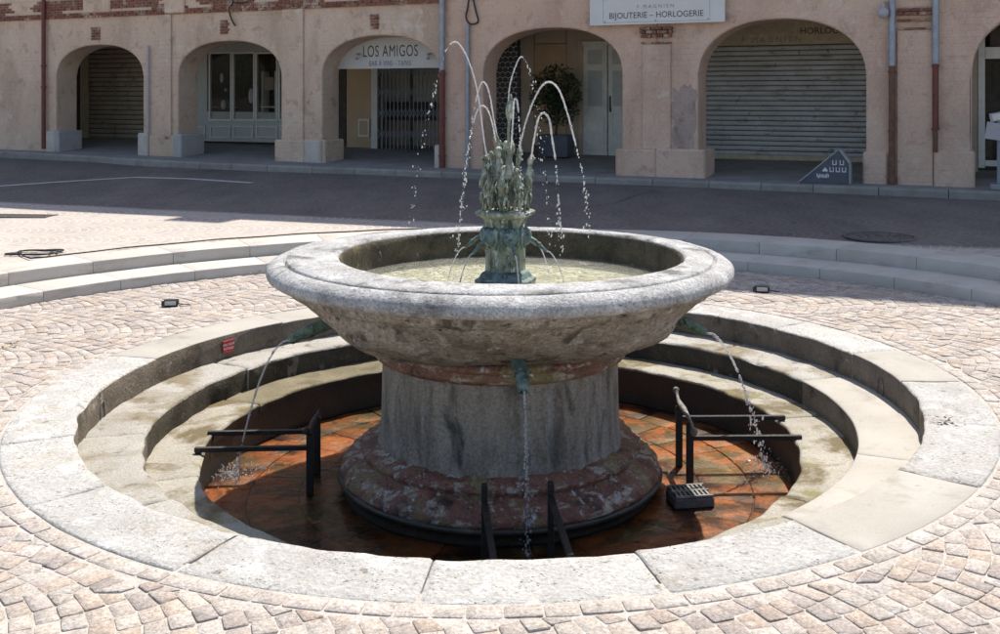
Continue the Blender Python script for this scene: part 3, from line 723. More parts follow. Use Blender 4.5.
jet('upper of the two narrow arching jets left of the statue', [(499, 145), (494, 120), (489, 92), (483, 82), (477, 96), (471, 130), (465, 175), (461, 222)], .62, .0065, 5, 44, 0, -.1, G1)
jet('lower of the two narrow arching jets left of the statue', [(496, 142), (492, 122), (487, 109), (481, 106), (475, 117), (469, 145), (464, 185), (459, 235), (457, 252)], .55, .0065, 6, 54, -.08, -.3, G1)
jet('thin broken jet rising from the top bud of the statue', [(508, 105), (510, 85), (515, 68), (521, 57), (527, 64), (532, 80), (536, 110), (541, 150), (546, 190), (550, 235)], .34, .006, 8, 46, 0, .15, G1, spread=.03)
jet('short hooked jet in the middle of the statue', [(511, 150), (513, 120), (514, 102), (517, 101), (519, 120), (521, 160), (522, 200), (523, 240)], .55, .0075, 9, 34, -.1, -.25, G1)
jet('wide high arching jet on the right of the statue', [(519, 150), (525, 125), (533, 102), (542, 86), (550, 82), (559, 90), (567, 112), (575, 142), (582, 172), (586, 200), (589, 235)], .72, .008, 11, 30, 0, 0, G1)
jet('low thick arching jet on the right ending in drops', [(531, 160), (534, 140), (538, 120), (543, 113), (549, 119), (552, 138), (556, 165), (558, 195), (560, 225), (562, 250)], .66, .0085, 12, 34, -.05, -.15, G1)
def fall(p, v, zend, n=9):
    out = []; T = (v.z+math.sqrt(v.z**2+2*9.81*(p.z-zend)))/9.81
    for i in range(n):
        t = T*i/(n-1); out.append(p+v*t-Vector((0, 0, 4.905*t*t)))
    return out
G2 = 'streams from the masks round the bronze post'
for k, nm in ((4, 'front right'), (3, 'front left'), (2, 'far left'), (5, 'far right'), (0, 'back right'), (1, 'back left')):
    tp, u = masks[k]
    px = 500+FPX*tp.x/(tp.y+DIST)
    jet('thin stream falling from %s mask of bronze post into bowl' % nm, None, .97, .005, 20+k, 6, group=G2, world=fall(tp, u*.62, .722), spread=.01)
G3 = 'streams from the bowl spouts into the sunken basin'
tp, u = SPOUT['left']; jet('long thin stream from green left spout falling between the iron bars', None, .86, .0085, 31, 60, group=G3, world=fall(tp, u*.95+Vector((0, .42, 0)), ZF+.02), spread=.03)
tp, u = SPOUT['right']; jet('thick broken stream falling behind bowl on right onto the iron rack', None, .55, .0105, 32, 90, group=G3, world=fall(tp, u*1.02+Vector((0, .15, 0)), ZF+.02), spread=.03)
tp, u = SPOUT['front']; jet('thin stream from blue front spout running down before the column', None, .34, .0085, 33, 110, group=G3, world=fall(tp, u*.10+Vector((.04, 0, 0)), ZF+.02), spread=.02)
# splash where the side streams land
for nm, (sx_, sy_) in (('left', (-2.0, .12)), ('right', (1.98, .12))):
    mb = MB(); rr = random.Random(5)
    for k in range(320):
        a = rr.random()*2*PI; d = abs(rr.gauss(0, .15))
        mb.blob((sx_+d*math.cos(a), sy_+d*math.sin(a), ZF+.014+TX*sx_+abs(rr.gauss(0, .018))), rr.uniform(.002, .006), 1, 1, 1, 5, 4)
    tag(mb.build('water_splash', M['jet'], None, True), kind='stuff')

mb = MB(); rr = random.Random(9)
for (lx_, ly_) in LAND:
    for k in range(26):
        a = rr.random()*2*PI; d = abs(rr.gauss(0, .05))
        mb.blob((lx_+d*math.cos(a), ly_+d*math.sin(a), .724+abs(rr.gauss(0, .016))), rr.uniform(.002, .0055), 1, 1, 1, 5, 4)
tag(mb.build('bowl_spray', M['jet'], None, True), kind='stuff')

# ------------------------------------------------------------------ iron racks under the spouts
def rack(az, label, seed, dz=0):
    t = empty('bucket_rack', (0, 0, ZF+dz), rad(az), label=label, cat='rack', group='iron bucket racks in the basin')
    zt = .475
    for sg in (-1, 1):
        MB().cbox(1.325, 1.375, sg*.20-.018, sg*.20+.018, -.01-min(0, dz), zt+.01, .005).build('post', M['iron'], t)
        mb = MB(); zz = .385+.008*sg
        mb.box(((1.37+2.15)/2, sg*.20, zz), (2.15-1.37, .034, .030)); mb.box((2.125, sg*.20, zz-.030), (.04, .03, .026))
        mb.build('bar', M['iron'], t)
    mb = MB()
    pts = [(1.355, -.36, zt+.0), (1.355, -.30, zt-.03), (1.355, -.2, zt+.02), (1.355, 0, zt+.035), (1.355, .2, zt+.03), (1.355, .29, zt+.055), (1.355, .35, zt+.085)]
    if az < -30 and az > -150: pts = [(p[0], p[1], zt+.02) for p in pts[2:5]]
    if len(pts) > 4:
        mb.tube(spline(pts, 5), [.017+.005*math.sin(i*.45) for i in range(len(spline(pts, 5)))], 8)
        mb.blob(pts[-1], .026); mb.blob(pts[0], .020)
        mb.build('cross_bar', M['iron_pale'] if az == 1 else M['iron'], t, True)
    mb = MB(); mb.bbox(1.335, 1.375, -.18, .18, -.005, .018); mb.build('foot_plate', M['iron'], t)
rack(183, 'black iron bucket rack under left spout, bars resting on ledge', 1, -.065)
rack(1, 'black iron bucket rack on right with pale worn handle bar', 2, -.012)
rack(-85.5, 'black iron bucket rack half hidden behind front stone ring', 3)
# drain basket
g = empty('drain_basket', (1.30, -.47, ZF+TX*1.3), rad(8), label='small black slotted drain box on basin floor beside right rack', cat='drain box')
MB().cbox(-.14, .14, -.11, .11, 0, .075, .012).build('box', M['cast_iron'], g)
MB().bbox(-.13, .13, -.10, .10, .0755, .079).build('dark_slot_plate', M['black'], g)
for k in range(8):
    MB().bbox(-.12+k*.031, -.105+k*.031, -.10, .10, .078, .089).build('slat', M['iron_pale'], g)
for yy in (-.1, 0, .1): MB().bbox(-.13, .13, yy-.008, yy+.008, .079, .0905).build('cross_slat', M['iron_pale'], g)

# red warning plate on first riser
def text(txt, size, mat, name, parent, loc, rot=(PI/2, 0, 0), depth=.002, sx=1., align='CENTER', sp=1.0, bold=0):
    cu = bpy.data.curves.new(name, 'FONT'); cu.body = txt; cu.size = size; cu.align_x = align; cu.extrude = depth; cu.space_character = sp; cu.offset = bold
    tmp = bpy.data.objects.new('tmp', cu); COL.objects.link(tmp)
    dg = bpy.context.evaluated_depsgraph_get(); me = bpy.data.meshes.new_from_object(tmp.evaluated_get(dg))
    bpy.data.objects.remove(tmp); bpy.data.curves.remove(cu)
    me.materials.clear(); me.materials.append(mat); me.name = name
    o = bpy.data.objects.new(name, me); COL.objects.link(o); o.parent = parent; o.location = loc; o.rotation_euler = rot; o.scale = (sx, 1, 1)
    return o
a = rad(147.0); rr_ = RB-.012
pl = empty('warning_plate', (rr_*math.cos(a), rr_*math.sin(a), -.10+TX*rr_*math.cos(a)), a-PI/2, label='small red plate with white words on first riser, left', cat='sign')
MB().cbox(-.062, .062, -.006, .004, -.055, .055, .003).build('plate', M['red_sign'], pl)
text('EAU NON', .028, M['ink_white'], 'lettering', pl, (0, -.0065, .010), depth=.001)
text('POTABLE', .028, M['ink_white'], 'lettering', pl, (0, -.0065, -.025), depth=.001)

# ------------------------------------------------------------------ arcade houses
OX, OY = 0, 13.9; ROT = -math.atan2(FS, FC)
def sp_(x, y=0):
    k = (x-500)/FPX; d = (y+19.48)/(FS*k+FC); return k*d*FC-(d-21.4)*FS
def zp(py, x, y=0):
    k = (x-500)/FPX; d = (y+19.48)/(FS*k+FC); return CAMH-(py-YH)/FPX*d
def zfl(s): return .49+max(0, 3-s)*.0075                    # pavement height along the arcade
TW, GY, ZB = .70, 3.1, 4.06
ARC = {1: (56, 143, 45), 2: (178, 281, 41), 3: (322, 440, 35.5), 4: (483, 622, 28), 5: (698, 866, 19), 6: (972, 1135, 10)}
AR = {}
for k, (a, b, cpx) in ARC.items():
    s0, s1 = sp_(a), sp_(b); AR[k] = (s0, s1, 2.52 if k < 5 else 2.40, zp(cpx, (a+b)/2))
def archpts(s0, s1, zs, zc, n=28, e=2.25):
    c, hw = (s0+s1)/2, (s1-s0)/2; out = []
    for i in range(n+1):
        t = PI-PI*i/n; cx, sn = math.cos(t), math.sin(t)
        out.append((c+hw*math.copysign(abs(cx)**(2/e), cx), zs+(zc-zs)*abs(sn)**(2/e)))
    return out
def arch_wall(s0, s1, arches, zt, T):
    """front, back, soffits and jambs of a wall pierced by arches"""
    mb = MB(); cols = [(s0, None)]
    segs = []; cur = s0
    for k in arches:
        A = AR[k]; segs.append(('pier', cur, A[0])); segs.append(('arch', k)); cur = A[1]
    if cur < s1: segs.append(('pier', cur, s1))
    if len({AR[k][2] for k in arches}) > 1: raise ValueError('springs differ')
    zb = -.1
    for y, flip in ((0, 0), (T, 1)):
        for sg in segs:
            if sg[0] == 'pier':
                zz = sorted({zb, zt}|{AR[k][2] for k in arches})
                for za, zc in zip(zz, zz[1:]): mb.add([(sg[1], y, za), (sg[2], y, za), (sg[2], y, zc), (sg[1], y, zc)], [(0, 1, 2, 3)])
            else:
                P = archpts(*AR[sg[1]])
                for i in range(len(P)-1):
                    (x0, za), (x1, zb_) = P[i], P[i+1]
                    if x1-x0 < 1e-5: continue
                    mb.add([(x0, y, za), (x1, y, zb_), (x1, y, zt), (x0, y, zt)], [(0, 1, 2, 3)])
    for k in arches:
        A = AR[k]; P = [(A[0], zb)]+archpts(*A)+[(A[1], zb)]
        for i in range(len(P)-1):
            (x0, za), (x1, zc) = P[i], P[i+1]
            mb.add([(x0, 0, za), (x1, 0, zc), (x1, T, zc), (x0, T, za)], [(0, 1, 2, 3)])
    for x in (s0, s1):
        if x == s1 and cur >= s1: continue
        zz = sorted({zb, zt}|{AR[k][2] for k in arches})
        for za, zc in zip(zz, zz[1:]): mb.add([(x, 0, za), (x, T, za), (x, T, zc), (x, 0, zc)], [(0, 1, 2, 3)])
    return mb
def wall_obj(mb, name, mat, parent):
    o = mb.build(name, mat, parent, False)
    import bmesh
    bm = bmesh.new(); bm.from_mesh(o.data); bmesh.ops.remove_doubles(bm, verts=bm.verts, dist=.0005); bmesh.ops.recalc_face_normals(bm, faces=bm.faces); bm.to_mesh(o.data); bm.free()
    bv = o.modifiers.new('worn edges', 'BEVEL'); bv.width = .035; bv.segments = 3; bv.limit_method = 'ANGLE'; bv.angle_limit = rad(50)
    o.data.polygons.foreach_set('use_smooth', [True]*len(o.data.polygons))
    try: o.data.set_sharp_from_angle(angle=rad(40))
    except Exception: pass
    return o
def house(name, s0, s1, arches, mat, eave, label, top_y=9.5):
    h = empty(name, (OX, OY, 0), ROT, label=label, cat='building', group='arcaded houses along the square')
    wall_obj(arch_wall(s0, s1, arches, ZB, TW), 'arcade_wall', M[mat], h)
    # storeys above the picture, with tall shuttered windows
    wz = []
    mb = MB(); mb.bbox(s0, s1, .02, TW, ZB+.001, eave); mb.bbox(s0, s1, top_y-.4, top_y, 0, eave); mb.bbox(s0, s0+.3, TW+.002, top_y-.41, ZB+.3, eave); mb.bbox(s1-.3, s1, TW+.002, top_y-.41, ZB+.3, eave)
    mb.build('upper_wall', M[mat], h)
    for zz in (5.2, 8.6):
        c = s0+1.5
        while c < s1-1.0:
            w_ = MB(); w_.cbox(c-.6, c+.6, -.02, .018, zz, zz+2.1, .01); wo = w_.build('window', M['white_wood'], h)
            for q in (-1, 1): MB().cbox(c+q*.3-.26, c+q*.3+.26, -.05, -.021, zz+.05, zz+2.05, .008).build('shutter', M['grey_wood'], wo)
            c += 3.0
    mb = MB(); ym = top_y/2; ov = .5
    pr = [(-ov, eave-.02), (ym, eave+1.5), (top_y+ov, eave-.02), (top_y+ov, eave+.10), (ym, eave+1.64), (-ov, eave+.12)]
    n = len(pr); v = [(s0, y, z) for y, z in pr]+[(s1, y, z) for y, z in pr]
    mb.add(v, [tuple(range(n)), tuple(range(2*n-1, n-1, -1))]+[(i, (i+1) % n, (i+1) % n+n, i+n) for i in range(n)])
    mb.build('roof', M['roof'], h)
    # gallery behind the arches
    MB().bbox(s0, s1, TW+.002, top_y-.41, 3.75, 4.0).build('gallery_ceiling', M['gallery'], h)
    mb = MB()
    return h
sA0, sAB, sBC, sC1 = sp_(-150), sp_(444), sp_(657), 13.6
HA = house('arcade_house', sA0, sAB, (1, 2, 3), 'plaster_beige', 11.8, 'beige plastered arcade house on the left with brick course and three arches')
HB = house('arcade_house', sAB, sBC, (4,), 'plaster_pink', 11.8, 'pink plastered arcade house in the middle with one arch holding a potted shrub')
HC = house('arcade_house', sBC, sC1, (5, 6), 'plaster_rose', 14.7, 'rose plastered arcade house on the right with big roller shutter behind its arch')

# arcade pavement and kerb stones
def loc2w(s, y): return (OX+s*FC+y*FS, OY-s*FS+y*FC)
kerb_w = [(sp_(-150), .5), (sp_(0), .6), (sp_(100), .75), (sp_(170), 1.15), (sp_(260), 1.25), (sp_(450), .95), (sp_(680), .70), (sp_(880), .72), (13.6, .75)]
def kw(s):
    for (a, wa), (b, wb) in zip(kerb_w, kerb_w[1:]):
        if s <= b: return lerp(wa, wb, sstep(0, 1, (s-a)/(b-a)))
    return kerb_w[-1][1]
mb = MB(); v = []; f = []; n = 80
for i in range(n+1):
    s = lerp(sA0, sC1, i/n)
    for y, dz in ((-kw(s)+.14, 0), (-.3, .005), (0, .01), (TW, .05), (GY+.3, .21), (9, .21)):
        x, yy = loc2w(s, y); v.append((x, yy, zfl(s)+dz))
for i in range(n):
    for j in range(5): f.append((i*6+j, (i+1)*6+j, (i+1)*6+j+1, i*6+j+1))
side = tag(mb.add(v, f).build('pavement', M['sidewalk'], None, True), kind='structure')
s = sA0; i = 0
while s < sC1:
    s2 = s+R.uniform(.9, 1.15); mb = MB(); v = []; g = .006
    for ss in (s+g, s2-g):
        w_ = kw(ss)
        for y, z in ((-w_, -.2), (-w_, zfl(ss)-.03), (-w_+.02, zfl(ss)+.006), (-w_+.15, zfl(ss)+.010), (-w_+.15, -.2)):
            x, yy = loc2w(ss, y); v.append((x, yy, z))
    mb.add(v, [(0, 1, 2, 3, 4), (9, 8, 7, 6, 5)]+[(j, (j+1) % 5, (j+1) % 5+5, j+5) for j in range(5)]).build('kerb_stone', M['kerb'], side)
    s = s2

# pier bases
def base(h, x0, x1, ytop, m, py=0, y0=-.09, y1=None, ext=0):
    s0, s1 = sp_(x0), sp_(x1); MB().cbox(s0, s1, y0, TW+.05 if y1 is None else y1, -.1, zp(ytop, (x0+x1)/2), .03).build('pier_base', M[m], h)
base(HA, 48, 56.8, 131, 'plinth_pale', y1=-.002); base(HA, 55, 60, 131, 'plinth_stone', y0=-.05)
base(HA, 140, 150, 133, 'plinth_pale', y0=-.1); base(HA, 150, 176, 135, 'plaster_beige', y1=-.002, y0=-.05); base(HA, 176, 184, 134, 'plinth_stone', y0=-.12)
base(HA, 276, 306, 140, 'plaster_beige', y0=-.07); base(HA, 306, 323, 140, 'plinth_pale', y0=-.11, y1=-.002); base(HA, 319, 326, 140, 'plaster_beige', y0=-.05)
base(HA, 436, 443.5, 145, 'plinth_pale', y0=-.10)
base(HB, 617, 657, 149, 'plaster_pink', y0=-.12); base(HC, 657, 706, 149, 'plaster_rose', y0=-.12)
base(HC, 863, 888, 152, 'plaster_rose', y0=-.06); base(HC, 934, 975, 151, 'plaster_rose', y0=-.10)
# pilasters and their brick caps
def pil(h, x0, x1, yt, yb, m):
    s0, s1 = sp_(x0), sp_(x1); MB().cbox(s0, s1, -.05, -.003, zp(yb, (x0+x1)/2), zp(yt, (x0+x1)/2), .012).build('pilaster', M[m], h)
pil(HC, 643, 671, 44, 149.5, 'plaster_rose'); pil(HC, 897, 933, 30, 186, 'plaster_rose')
pil(HA, 166, 172, -2, 140, 'plaster_beige'); pil(HA, 283, 304, 8, 140.5, 'plaster_beige')
def bricks(h, x0, x1, ytop, rows, y0, name='brick_course', step=0, label=None, rh=.068):
    s0, s1 = sp_(x0), sp_(x1); z = zp(ytop, (x0+x1)/2); mb = MB()
    for r in range(rows):
        s = s0-(.11 if r % 2 else 0); z1 = z-r*rh
        while s < s1-.01:
            a, b = max(s, s0), min(s+.22, s1)
            if b-a > .04:
                j = R.uniform(-.006, .006); g = R.uniform(.7, 1.15)
                n0 = len(mb.f); mb.cbox(a+.006, b-.006, y0+j+r*step, -.004, z1-rh+.006, z1-.006, .004)
                for k in range(n0, len(mb.f)): mb.c[k] = (g, g*R.uniform(.85, 1.05), g*.95)
            s += .23
    o = mb.build(name, M['brick'], h); o['kind'] = 'stuff'; return o
MB().bbox(sA0, sAB-.02, -.03, -.003, ZB-.02, ZB+.46).build('mortar_band', M['plaster_beige'], HA)
def band():
    mb = MB(); z = ZB+.46
    for r in range(7):
        s = sA0-(.11 if r % 2 else 0); rh = .068; z1 = z-r*rh; pr = [.05, .05, .055, .06, .05, .075, .06][r]
        while s < sAB-.05:
            a, b = max(s, sA0), min(s+.22, sAB-.03); cov = nz(s*.9, r*.3, 4)
            if b-a > .04 and (cov < .12 or r in (5, 6)):
                j = R.uniform(-.006, .006); g = R.uniform(.85, 1.2); n0 = len(mb.f)
                mb.cbox(a+.006, b-.006, -pr+j, -.004, z1-rh+.005, z1-.005, .004)
                for k in range(n0, len(mb.f)): mb.c[k] = (g, g*R.uniform(.85, 1.05), g*.95)
            s += .23
    o = mb.build('brick_course', M['brick'], HA); o['kind'] = 'stuff'
band()
for (x0, x1) in ((85, 112), (166, 186)):
    MB().cbox(sp_(x0), sp_(x1), -.09, -.005, zp(14, x0), zp(-14, x0), .03).build('corbel', M['plaster_beige'], HA)
for (x, y) in ((96, 27), (225, 20), (375, 14)): bricks(HA, x-4.5, x+4.5, y, 5, -.03, 'brick_panel')
bricks(HC, 641, 673.5, 27, 2, -.13); bricks(HC, 641.5, 672.5, 34.5, 1, -.10); bricks(HC, 642, 672, 42, 1, -.085, rh=.04)
bricks(HC, 897, 934, 8, 2, -.11); bricks(HC, 897.5, 933.5, 19, 1, -.09, rh=.05); bricks(HC, 898, 933, 27.5, 1, -.08, rh=.045)
# repair patch on the pier beside the shutter
mb = MB(); poly = []
for k in range(40):
    a = 2*PI*k/40; r = 1+.42*nz(3*math.cos(a)*.7, 3*math.sin(a)*.7, 1)+.2*nz(k*1.1, 5, 2); poly.append((sp_(684)+.24*r*math.copysign(abs(math.cos(a))**.6, math.cos(a)), zp(118, 683)+.62*r*math.sin(a)))
mb.extrude(poly, -.006, .01).build('plaster_patch', M['patch'], HC)

# drainpipes, conduits, cables
def pipe(h, x, y0, y1, r, m, y=-.10, brackets=()):
    s = sp_(x, y); o = MB().tube([(s, y, zp(y1, x, y)), (s, y, zp(y0, x, y))], r, 12).build('drainpipe', M[m], h, True, auto=50)
    for b in brackets:
        MB().tube([(s, y, zp(b+1, x, y)), (s, y, zp(b-1, x, y))], r*1.28, 12).build('bracket', M[m], o, True, auto=50)
pipe(HA, 43.5, -40, 149, .055, 'pipe_red', brackets=(66, 87)); pipe(HA, 148, 46, 133, .03, 'pipe_pale', -.06)
pipe(HA, 442, -40, 70, .06, 'pipe_grey'); pipe(HA, 442, 70, 168, .065, 'pipe_red', brackets=(74, 118, 156)); pipe(HB, 467.5, 24, 169, .045, 'pipe_grey', -.07)
pipe(HC, 892, -40, 66, .062, 'pipe_grey'); pipe(HC, 892, 66, 184, .055, 'pipe_rust', brackets=(72, 131, 180)); pipe(HC, 935.5, -40, 64, .06, 'pipe_grey'); pipe(HC, 935.5, 64, 129, .052, 'pipe_red', brackets=(66, 129)); pipe(HC, 935.5, 129, 152, .04, 'pipe_rust')
for h, x, pts in ((HA, 236, [(232, -10), (233, 3), (229, 8), (231, 18), (235, 26)]), (HA, 240, [(232, 2), (243, 3), (256, -2), (258, -12)]), (HB, 468, [(470, -12), (468, 6), (466, 17), (470, 24), (478, 22), (476, 12), (472, -6)])):
    MB().tube(spline([(sp_(a, -.05), -.05, zp(b, a, -.05)) for a, b in pts], 6), .018, 6).build('cable', M['black'], h, True)
cam_ = MB(); s = sp_(883, -.2); z = zp(13, 883, -.2)
cam_.blob((s, -.2, z), .10, 1, 1, 1, 12, 8); cam_.tube([(s, -.02, z+.18), (s, -.2, z+.16), (s, -.2, z+.05)], .03, 8); cam_.build('wall_lamp', M['pipe_pale'], HC, True)

# shop signs
sg0, sg1 = sp_(590, -.16), sp_(725, -.16)
sgn = empty('jeweller_sign', loc2w((sg0+sg1)/2, -.16)+(zp(24.0, 657, -.16),), ROT, label='white jeweller shop board above the brick-capped pilaster', cat='sign')
hw = (sg1-sg0)/2
MB().cbox(-hw, hw, -.02, .03, 0, .90, .006).build('board', M['sign_white'], sgn)
text('BIJOUTERIE – HORLOGERIE', .165, M['ink'], 'lettering', sgn, (.0, -.0215, .125), depth=.0015, sx=.92, sp=1.02)
text('F . M A G N I E N', .10, M['ink_grey'], 'lettering', sgn, (0, -.0215, .31), depth=.0015)
mb = MB()
for (x, z) in ((-hw+.32, .07), (0, .07), (hw-.32, .07)): mb.blob((x, -.022, z), .014)
mb.build('screws', M['ink_grey'], sgn)
mb = MB()
for x0, x1, z0_, z1_ in ((-hw+.28, hw-.28, .045, .051), (-hw+.28, -hw+.286, .045, .9), (hw-.286, hw-.28, .045, .9)): mb.bbox(x0, x1, -.0225, -.0205, z0_, z1_)
mb.build('frame_line', M['ink_grey'], sgn)

# back wall of the gallery (one length per house)
for h, a, b, m in ((HA, sA0, sAB, 'gallery'), (HB, sAB, sBC, 'gallery'), (HC, sBC, sC1, 'gallery')):
    pass
def panel(h, name, m, x0, x1, yt, yb, y, th=.05, b=.006):
    s0, s1 = sp_(x0, y), sp_(x1, y); xm = (x0+x1)/2
    return MB().cbox(s0, s1, y, y+th, zp(yb, xm, y), zp(yt, xm, y), b).build(name, M[m], h)
# far-left brown shutter behind arch one
def shutter(h, x0, x1, yt, yb, y, n, m, name='shutter_slat'):
    s0, s1 = sp_(x0, y), sp_(x1, y); xm = (x0+x1)/2; za, zb = zp(yt, xm, y), zp(yb, xm, y); p = (za-zb)/n
    rt = empty('roller_shutter'); rt.parent = h
    prof = [(0, 0), (-.018, .12), (-.026, .35), (-.026, .55), (-.014, .76), (0, .84)]
    v = [(s_, dy, dz*p) for s_ in (s0, s1) for dy, dz in prof]; k = len(prof)
    fc = [(j, j+1, j+1+k, j+k) for j in range(k-1)]
    o = MB().add(v, fc).build(name, M[m], rt, True, loc=(0, y, zb)); 
    for i in range(1, n):
        c = o.copy(); COL.objects.link(c); c.location = (0, y, zb+i*p)
    MB().bbox(s0, s1, y+.004, y+.02, zb, za).build('backing', M['dark_void'], rt)
    return rt
s0 = sA0
MB().bbox(sA0, sp_(70, GY), GY+.06, GY+.3, 0, 3.76).build('gallery_wall', M['gallery'], HA)
shutter(HA, 87, 150, 44, 138, GY, 20, 'shutter_brown')
panel(HA, 'door_jamb', 'cream', 80, 87.5, 40, 138, GY-.05, .2)
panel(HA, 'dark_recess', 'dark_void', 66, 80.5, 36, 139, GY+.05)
panel(HA, 'gallery_wall', 'gallery', 150.5, 186, 30, 140, GY+.04, .25)
mb = MB(); rr = random.Random(12)
for (cx, cy) in ((110, 85), (118, 82), (133, 83), (100, 100), (115, 93), (128, 86)):
    pts = [(sp_(cx+rr.uniform(-5, 5), GY-.035), GY-.035, zp(cy+rr.uniform(-6, 6), cx, GY-.035)) for _ in range(5)]
    mb.tube(spline(pts, 6), .014, 5)
mb.build('graffiti', M['ink_grey'], HA)
# arch two: glazed grey shopfront
SF = empty('shopfront'); SF.parent = HA
y = GY-.3
panel(SF, 'back_board', 'grey_wood', 190, 300, 112, 142, y+.03, .05); panel(SF, 'head_board', 'grey_wood', 190, 300, 34, 52, y+.03, .05)
panel(SF, 'side_board', 'grey_wood', 190, 207, 52.2, 111.8, y+.03, .05)
for (a, b) in ((209, 232), (232.5, 255), (255.5, 278), (278.5, 302)):
    xm = (a+b)/2; s0, s1 = sp_(a, y), sp_(b, y); zt, zb = zp(52, xm, y), zp(121, xm, y); fw = .05
    mb = MB(); mb.bbox(s0, s0+fw, y-.02, y+.05, zb, zt); mb.bbox(s1-fw, s1-.004, y-.02, y+.05, zb, zt); mb.bbox(s0+fw, s1-fw, y-.02, y+.05, zb, zb+fw); mb.bbox(s0+fw, s1-fw, y-.02, y+.05, zt-fw, zt)
    wo = mb.build('window_frame', M['white_wood'], SF)
    MB().bbox(s0+fw, s1-fw, y+.01, y+.016, zb+fw, zt-fw).build('pane', M['glass'], SF)
for (a, b) in ((186, 205), (210, 230), (233, 253), (256, 277), (280, 300)):
    s0, s1 = sp_(a, y), sp_(b, y); zt, zb = zp(126, (a+b)/2, y), zp(138, (a+b)/2, y); q = .035; mb = MB()
    mb.bbox(s0, s1, y-.01, y+.028, zb, zb+q); mb.bbox(s0, s1, y-.01, y+.028, zt-q, zt); mb.bbox(s0, s0+q, y-.01, y+.028, zb+q, zt-q); mb.bbox(s1-q, s1, y-.01, y+.028, zb+q, zt-q)
    mb.build('panel_frame', M['white_wood'], SF)
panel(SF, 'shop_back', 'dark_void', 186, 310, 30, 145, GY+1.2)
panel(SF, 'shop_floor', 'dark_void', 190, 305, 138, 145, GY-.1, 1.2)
def interior(x, yb, w_, h_, y, m, nm='shelf'): 
    s = sp_(x, y); z = zp(yb, x, y); MB().cbox(s-w_/2, s+w_/2, y, y+.3, z, z+h_, .01).build(nm, M[m], SF)
for args in ((222, 124, .7, .06, GY+.4, 'ochre'), (222, 108, .7, .05, GY+.4, 'ochre'), (244, 118, .5, .05, GY+.5, 'white_wood'), (268, 108, .5, .05, GY+.5, 'white_wood'), (268, 122, .5, .06, GY+.5, 'ochre'), (262, 122, .05, 1.4, GY+.5, 'white_wood'), (275, 122, .05, 1.4, GY+.5, 'white_wood'), (268, 90, .35, .35, GY+.6, 'gallery')): interior(*args)
mb = MB(); s = sp_(217, GY); mb.blob((s, GY+.2, zp(78, 217, GY)), .09, .6, .6, 1.6); mb.blob((s+.1, GY+.25, zp(90, 217, GY)), .05); mb.blob((s+.02, GY+.25, zp(105, 217, GY)), .08, 1, 1, 1.8); mb.blob((sp_(244, GY), GY+.3, zp(96, 244, GY)), .10, .8, .6, 2.2)
mb.build('display_goods', M['sign_white'], SF, True)
# arch three: lunette sign, ochre recess, poster and folding grille
LU = empty('bar_sign', loc2w((AR[3][0]+AR[3][1])/2, TW-.08)+(0,), ROT, label='grey half-round tapas bar sign filling the top of an arch', cat='sign')
A3 = AR[3]; c3 = (A3[0]+A3[1])/2; zl = zp(68.5, 388, TW-.08)
pp_ = [(x-c3, z) for x, z in archpts(A3[0]+.004, A3[1]-.004, A3[2], A3[3]-.004)]
pp_ = [p for p in pp_ if p[1] > zl+.005]
poly = [(-(c3-A3[0])+.004, zl)]+pp_+[((A3[1]-c3)-.004, zl)]
MB().extrude(poly, 0, .05).build('board', M['sign_grey'], LU)
lx = sp_(390, TW-.08)-c3
text('LOS AMIGOS', .37, M['ink'], 'lettering', LU, (lx, -.002, zp(56.5, 390, TW-.1)), depth=.0015, sx=.62, sp=1.12)
text('BAR À VINS – TAPAS', .17, M['ink_blue'], 'lettering', LU, (lx, -.002, zp(65.8, 390, TW-.1)), depth=.0015, sx=.68, sp=1.05)
mb = MB()
for x in (357, 428): s = sp_(x, TW-.2)-c3; mb.tube([(s, -.02, zp(54, x, TW)), (s, -.14, zp(55, x, TW)), (s+.03, -.18, zp(59, x, TW))], [.02, .03, .045], 8)
mb.build('spot_lamp', M['pipe_pale'], LU, True)
panel(HA, 'dark_recess', 'dark_void', 320, 346, 40, 150, GY); panel(HA, 'ochre_wall', 'ochre', 346.5, 372, 40, 150, GY-.1, .3); panel(HA, 'door_post', 'white_wood', 371, 378, 40, 149, GY-.2, .2)
panel(HA, 'wall_menu', 'white_wood', 358, 369, 119, 137, GY-.15, .02); panel(HA, 'wall_menu_print', 'ochre', 359.5, 367.5, 121, 135, GY-.155, .003)
panel(HA, 'lit_back_wall', 'white_wood', 379, 450, 40, 118, GY+1.3); panel(HA, 'counter', 'gallery', 379, 450, 118, 149, GY+1.1); panel(HA, 'parked_goods', 'dark_void', 385, 436, 102, 120, GY+.9)
gr = empty('folding_grille'); gr.parent = HA; y = GY-.25
g0, g1 = 378, 441
for i in range(17):
    x = lerp(g0, g1, i/16); s = sp_(x, y); MB().bbox(s-.010, s+.010, y, y+.02, zp(149, x, y), zp(60, x, y)).build('upright', M['stand_grey'], gr)
mb = MB(); n = 16
for i in range(n):
    x0, x1 = lerp(g0, g1, i/n), lerp(g0, g1, (i+1)/n)
    for r in range(4):
        ya = 66+r*21
        for (p, q) in ((ya, ya+10), (ya+10, ya)):
            mb.tube([(sp_(x0, y-.012), y-.012, zp(p, x0, y)), (sp_(x1, y-.012), y-.012, zp(q, x1, y))], .008, 5)
mb.build('lattice', M['stand_grey'], gr)
for x in (378.5, 411, 441): s = sp_(x, y); MB().bbox(s-.03, s+.03, y-.01, y+.04, zp(150, x, y), zp(60, x, y)).build('stile', M['black'], gr)
